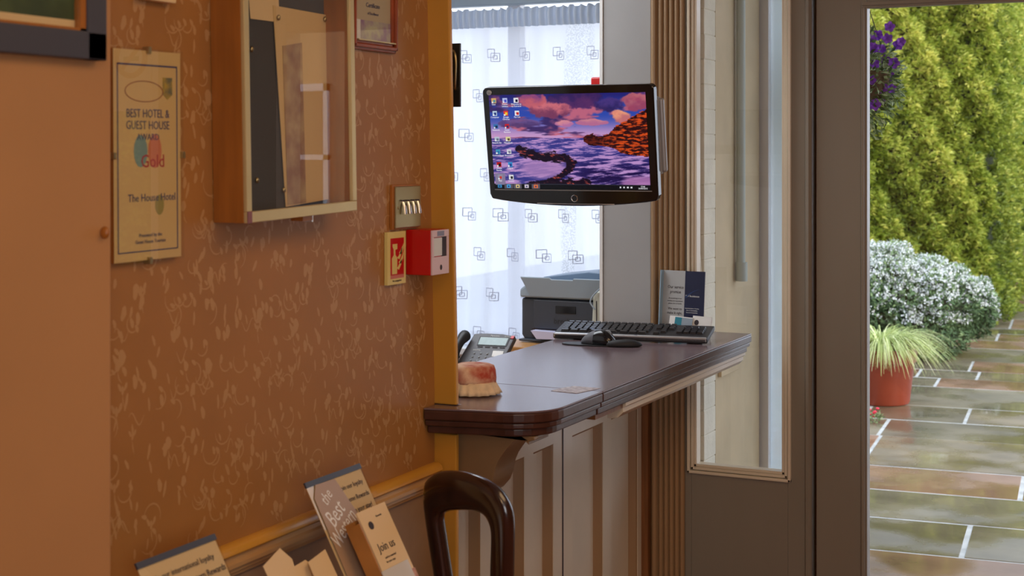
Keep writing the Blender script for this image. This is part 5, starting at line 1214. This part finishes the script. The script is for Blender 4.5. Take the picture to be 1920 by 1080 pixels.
# hanging basket of petunias
zh = 5.9; hc = Cw((1600-960)/F*zh, zh, 1.90)
hb = thing('hanging_basket', 'hanging basket spilling purple petunias at the upper left of the door glass', 'hanging basket', tuple(hc))
f = MB(); f.lathe([(.02, -.14), (.09, -.11), (.13, -.05), (.15, .03)], 28); f.build('basket', mat('coir', lin((90, 70, 44)), .95, bump=.5, bscale=60), hb, world=False, smooth=True)
f = MB()
for k in range(3):
    a = k*2*PI/3+2.4; f.tube([(.145*math.cos(a), .145*math.sin(a), .02), (0, 0, .48)], .002, 6)
f.tube([(0, 0, .47), (0, 0, .60), (0, -.9, .64)], .006, 6)
f.build('hanger', 'darkm', hb, world=False)
n = 1900; d = unit(n); hcv = np.array(hc); Pn = hcv+d*np.array([.19, .19, .24])*(.55+.45*nr.rand(n))[:, None]+np.array([0, 0, -.02])
leaves('foliage', Pn, d+unit(n)*.7, d+unit(n)*.6, nr.uniform(.02, .045, n), nr.uniform(.008, .018, n), nr.rand(n), leafmat('petunia_leaf', lin((50, 70, 30)), lin((120, 140, 84)), lin((190, 200, 150)), .5, .3), hb)
pet = mat('purple_petal', lin((172, 92, 226)), .5, col2=lin((120, 50, 196)), var=.1, scale=50)
spots = [(1668, 50), (1646, 66), (1664, 72), (1684, 84), (1652, 92), (1636, 90), (1660, 112), (1676, 118), (1640, 120), (1666, 142), (1634, 150), (1654, 164), (1672, 166), (1640, 196), (1652, 188), (1632, 76), (1690, 78), (1618, 110), (1600, 140), (1590, 90), (1612, 180), (1570, 120), (1560, 160), (1580, 200)]
for i, (a, b) in enumerate(spots):
    zq = zh-.10+.05*math.sin(i*2.3); P0 = Cw((a-960)/F*zq, zq, EYE-(b-HZ)*zq/F)
    nv = (Vector((.25*math.sin(i*1.7), -1, .25*math.cos(i*2.9)))+Vector((.3, -.2, 0))).normalized(); u_ = nv.orthogonal().normalized(); v_ = nv.cross(u_); f = MB(); R_ = .021+.005*math.sin(i*3.1); vs = [tuple(P0-nv*.016)]
    for j in range(30):
        an_ = 2*PI*j/30; rr = R_*(.80+.26*abs(math.cos(an_*2.5+i))); vs.append(tuple(P0+(u_*math.cos(an_)+v_*math.sin(an_))*rr*.5-nv*.002))
    for j in range(30):
        an_ = 2*PI*j/30; rr = R_*(.80+.26*abs(math.cos(an_*2.5+i))); vs.append(tuple(P0+(u_*math.cos(an_)+v_*math.sin(an_))*rr+nv*.004*math.sin(an_*5)))
    f.add(vs, [(0, 1+j, 1+(j+1) % 30) for j in range(30)]+[(1+j, 31+j, 31+(j+1) % 30, 1+(j+1) % 30) for j in range(30)]); f.build('petunia_flower', pet, hb, smooth='all')
# small red bedding plant by the pot
zz = 8.9; rc = Cw((1632-960)/F*zz, zz, -.018)
rf = thing('red_bedding_plant', 'small trailing plant with bright red flowers at the foot of the pot', 'plant', tuple(rc))
f = MB()
for i in range(9): f.ball((.02*math.cos(i*2.4)*(1+i*.15), .02*math.sin(i*2.4), .035+.006*i), .011, 6, (1, 1, .6))
f.build('flowers', mat('crimson_petal', lin((225, 24, 60)), .5), rf, world=False, smooth=True)
n = 160; leaves('foliage', np.array(rc)+unit(n)*np.array([.06, .06, .03])+np.array([0, 0, .03]), unit(n), unit(n), nr.uniform(.02, .04, n), nr.uniform(.005, .01, n), nr.rand(n), bpy.data.materials['petunia_leaf'], rf)
# no-smoking poster on the window right of the door (mirrored in the certificate glass)
ns_ = thing('no_smoking_sign', 'white no-smoking poster with a red ring on the window right of the door', 'sign', (.60, FY-.02, 1.75))
sbox(.58, .80, FY-.012, FY-.002, 1.78, 2.12).build('poster', 'white_paper', ns_)
f = MB(); f.T = frame_mat((1, 0, 0), (0, 0, 1), (0, -1, 0), (.68, FY-.014, 2.0)); f.tube([(.075*math.cos(i*PI/16), .075*math.sin(i*PI/16), 0) for i in range(32)], .012, 8, closed=True); f.tube([(-.052, .052, 0), (.052, -.052, 0)], .010, 8); f.build('red_ring', 'red', ns_)
sbox(.64, .72, FY-.0135, FY-.012, 1.985, 2.005).build('cigarette', 'ink', ns_)

# across the garden, mirrored only in the wall glass: outbuilding and a second stretch of hedge
ob_ = thing('outbuilding', 'low tan garden outbuilding with a white window, mirrored in the display case glass', 'building', (4.4, 12.6, -.02))
sbox(3.2, 5.7, 12.3, 13.5, -.02, 3.1).build('wall', mat('tan_render', lin((190, 160, 124)), .8, var=.12, scale=3), ob_)
for a_, b_ in ((4.62, 5.05), (3.5, 3.95)):
    f = MB(); f.box(a_, a_+.06, 12.27, 12.31, .9, 2.3); f.box(b_-.06, b_, 12.27, 12.31, .9, 2.3); f.box(a_, b_, 12.27, 12.31, .9, .97); f.box(a_, b_, 12.27, 12.31, 2.23, 2.3); f.box(a_, b_, 12.27, 12.31, 1.55, 1.60)
    wf_ = f.build('window_frame', 'upvc', ob_); sbox(a_+.06, b_-.06, 12.285, 12.295, .97, 2.23).build('pane', 'dgrey', wf_)
sbox(3.1, 5.8, 12.2, 13.6, 3.1, 3.2).build('roof', 'dgrey', ob_)
hg = thing('conifer_hedge', 'second stretch of conifer hedge far right across the garden, mirrored in the certificate glass', 'hedge', (7.7, 12.5, 0))
hedge_leaves('foliage', Vector((6.0, 12.3, 0)), Vector((9.5, 12.3, 0)), 5000, 0, 2.6, 4)
sbox(6.0, 9.5, 12.5, 13.4, -.02, 2.5).build('shade_core', bpy.data.materials['hedge_shade'], hg)  # solid block in the same shade colour behind the leaves

bh_ = thing('background_hedge', 'dark mixed hedge closing the far end of the garden behind the tree', 'hedge', tuple(Cw(8.5, 24.5)))
a_, b_ = Cw(6.0, 24.3), Cw(13, 24.3)
r_ = np.random.RandomState(8); n = 9000; u = r_.rand(n); P = np.array(a_)+(np.array(b_)-np.array(a_))*u[:, None]; P[:, 2] = r_.rand(n)*3.6; P[:, 1] -= .1*r_.rand(n)
leaves('foliage', P, np.array([[0, -1., .2]])+unit(n)*.9, unit(n), r_.uniform(.10, .2, n), r_.uniform(.05, .09, n), r_.rand(n)*.8, bpy.data.materials['broad_leaf'], bh_)
o_ = np.array(b_)-np.array(a_)
f = MB(); q_ = Vector((-st, ct, 0))
f.prism([(v.x, v.y) for v in (a_+q_*.1, b_+q_*.1, b_+q_*.9, a_+q_*.9)], 'xy', -.02, 3.5); f.build('shade_core', bpy.data.materials['tree_shade'], bh_)  # dark block coloured as the shade behind the far leaves
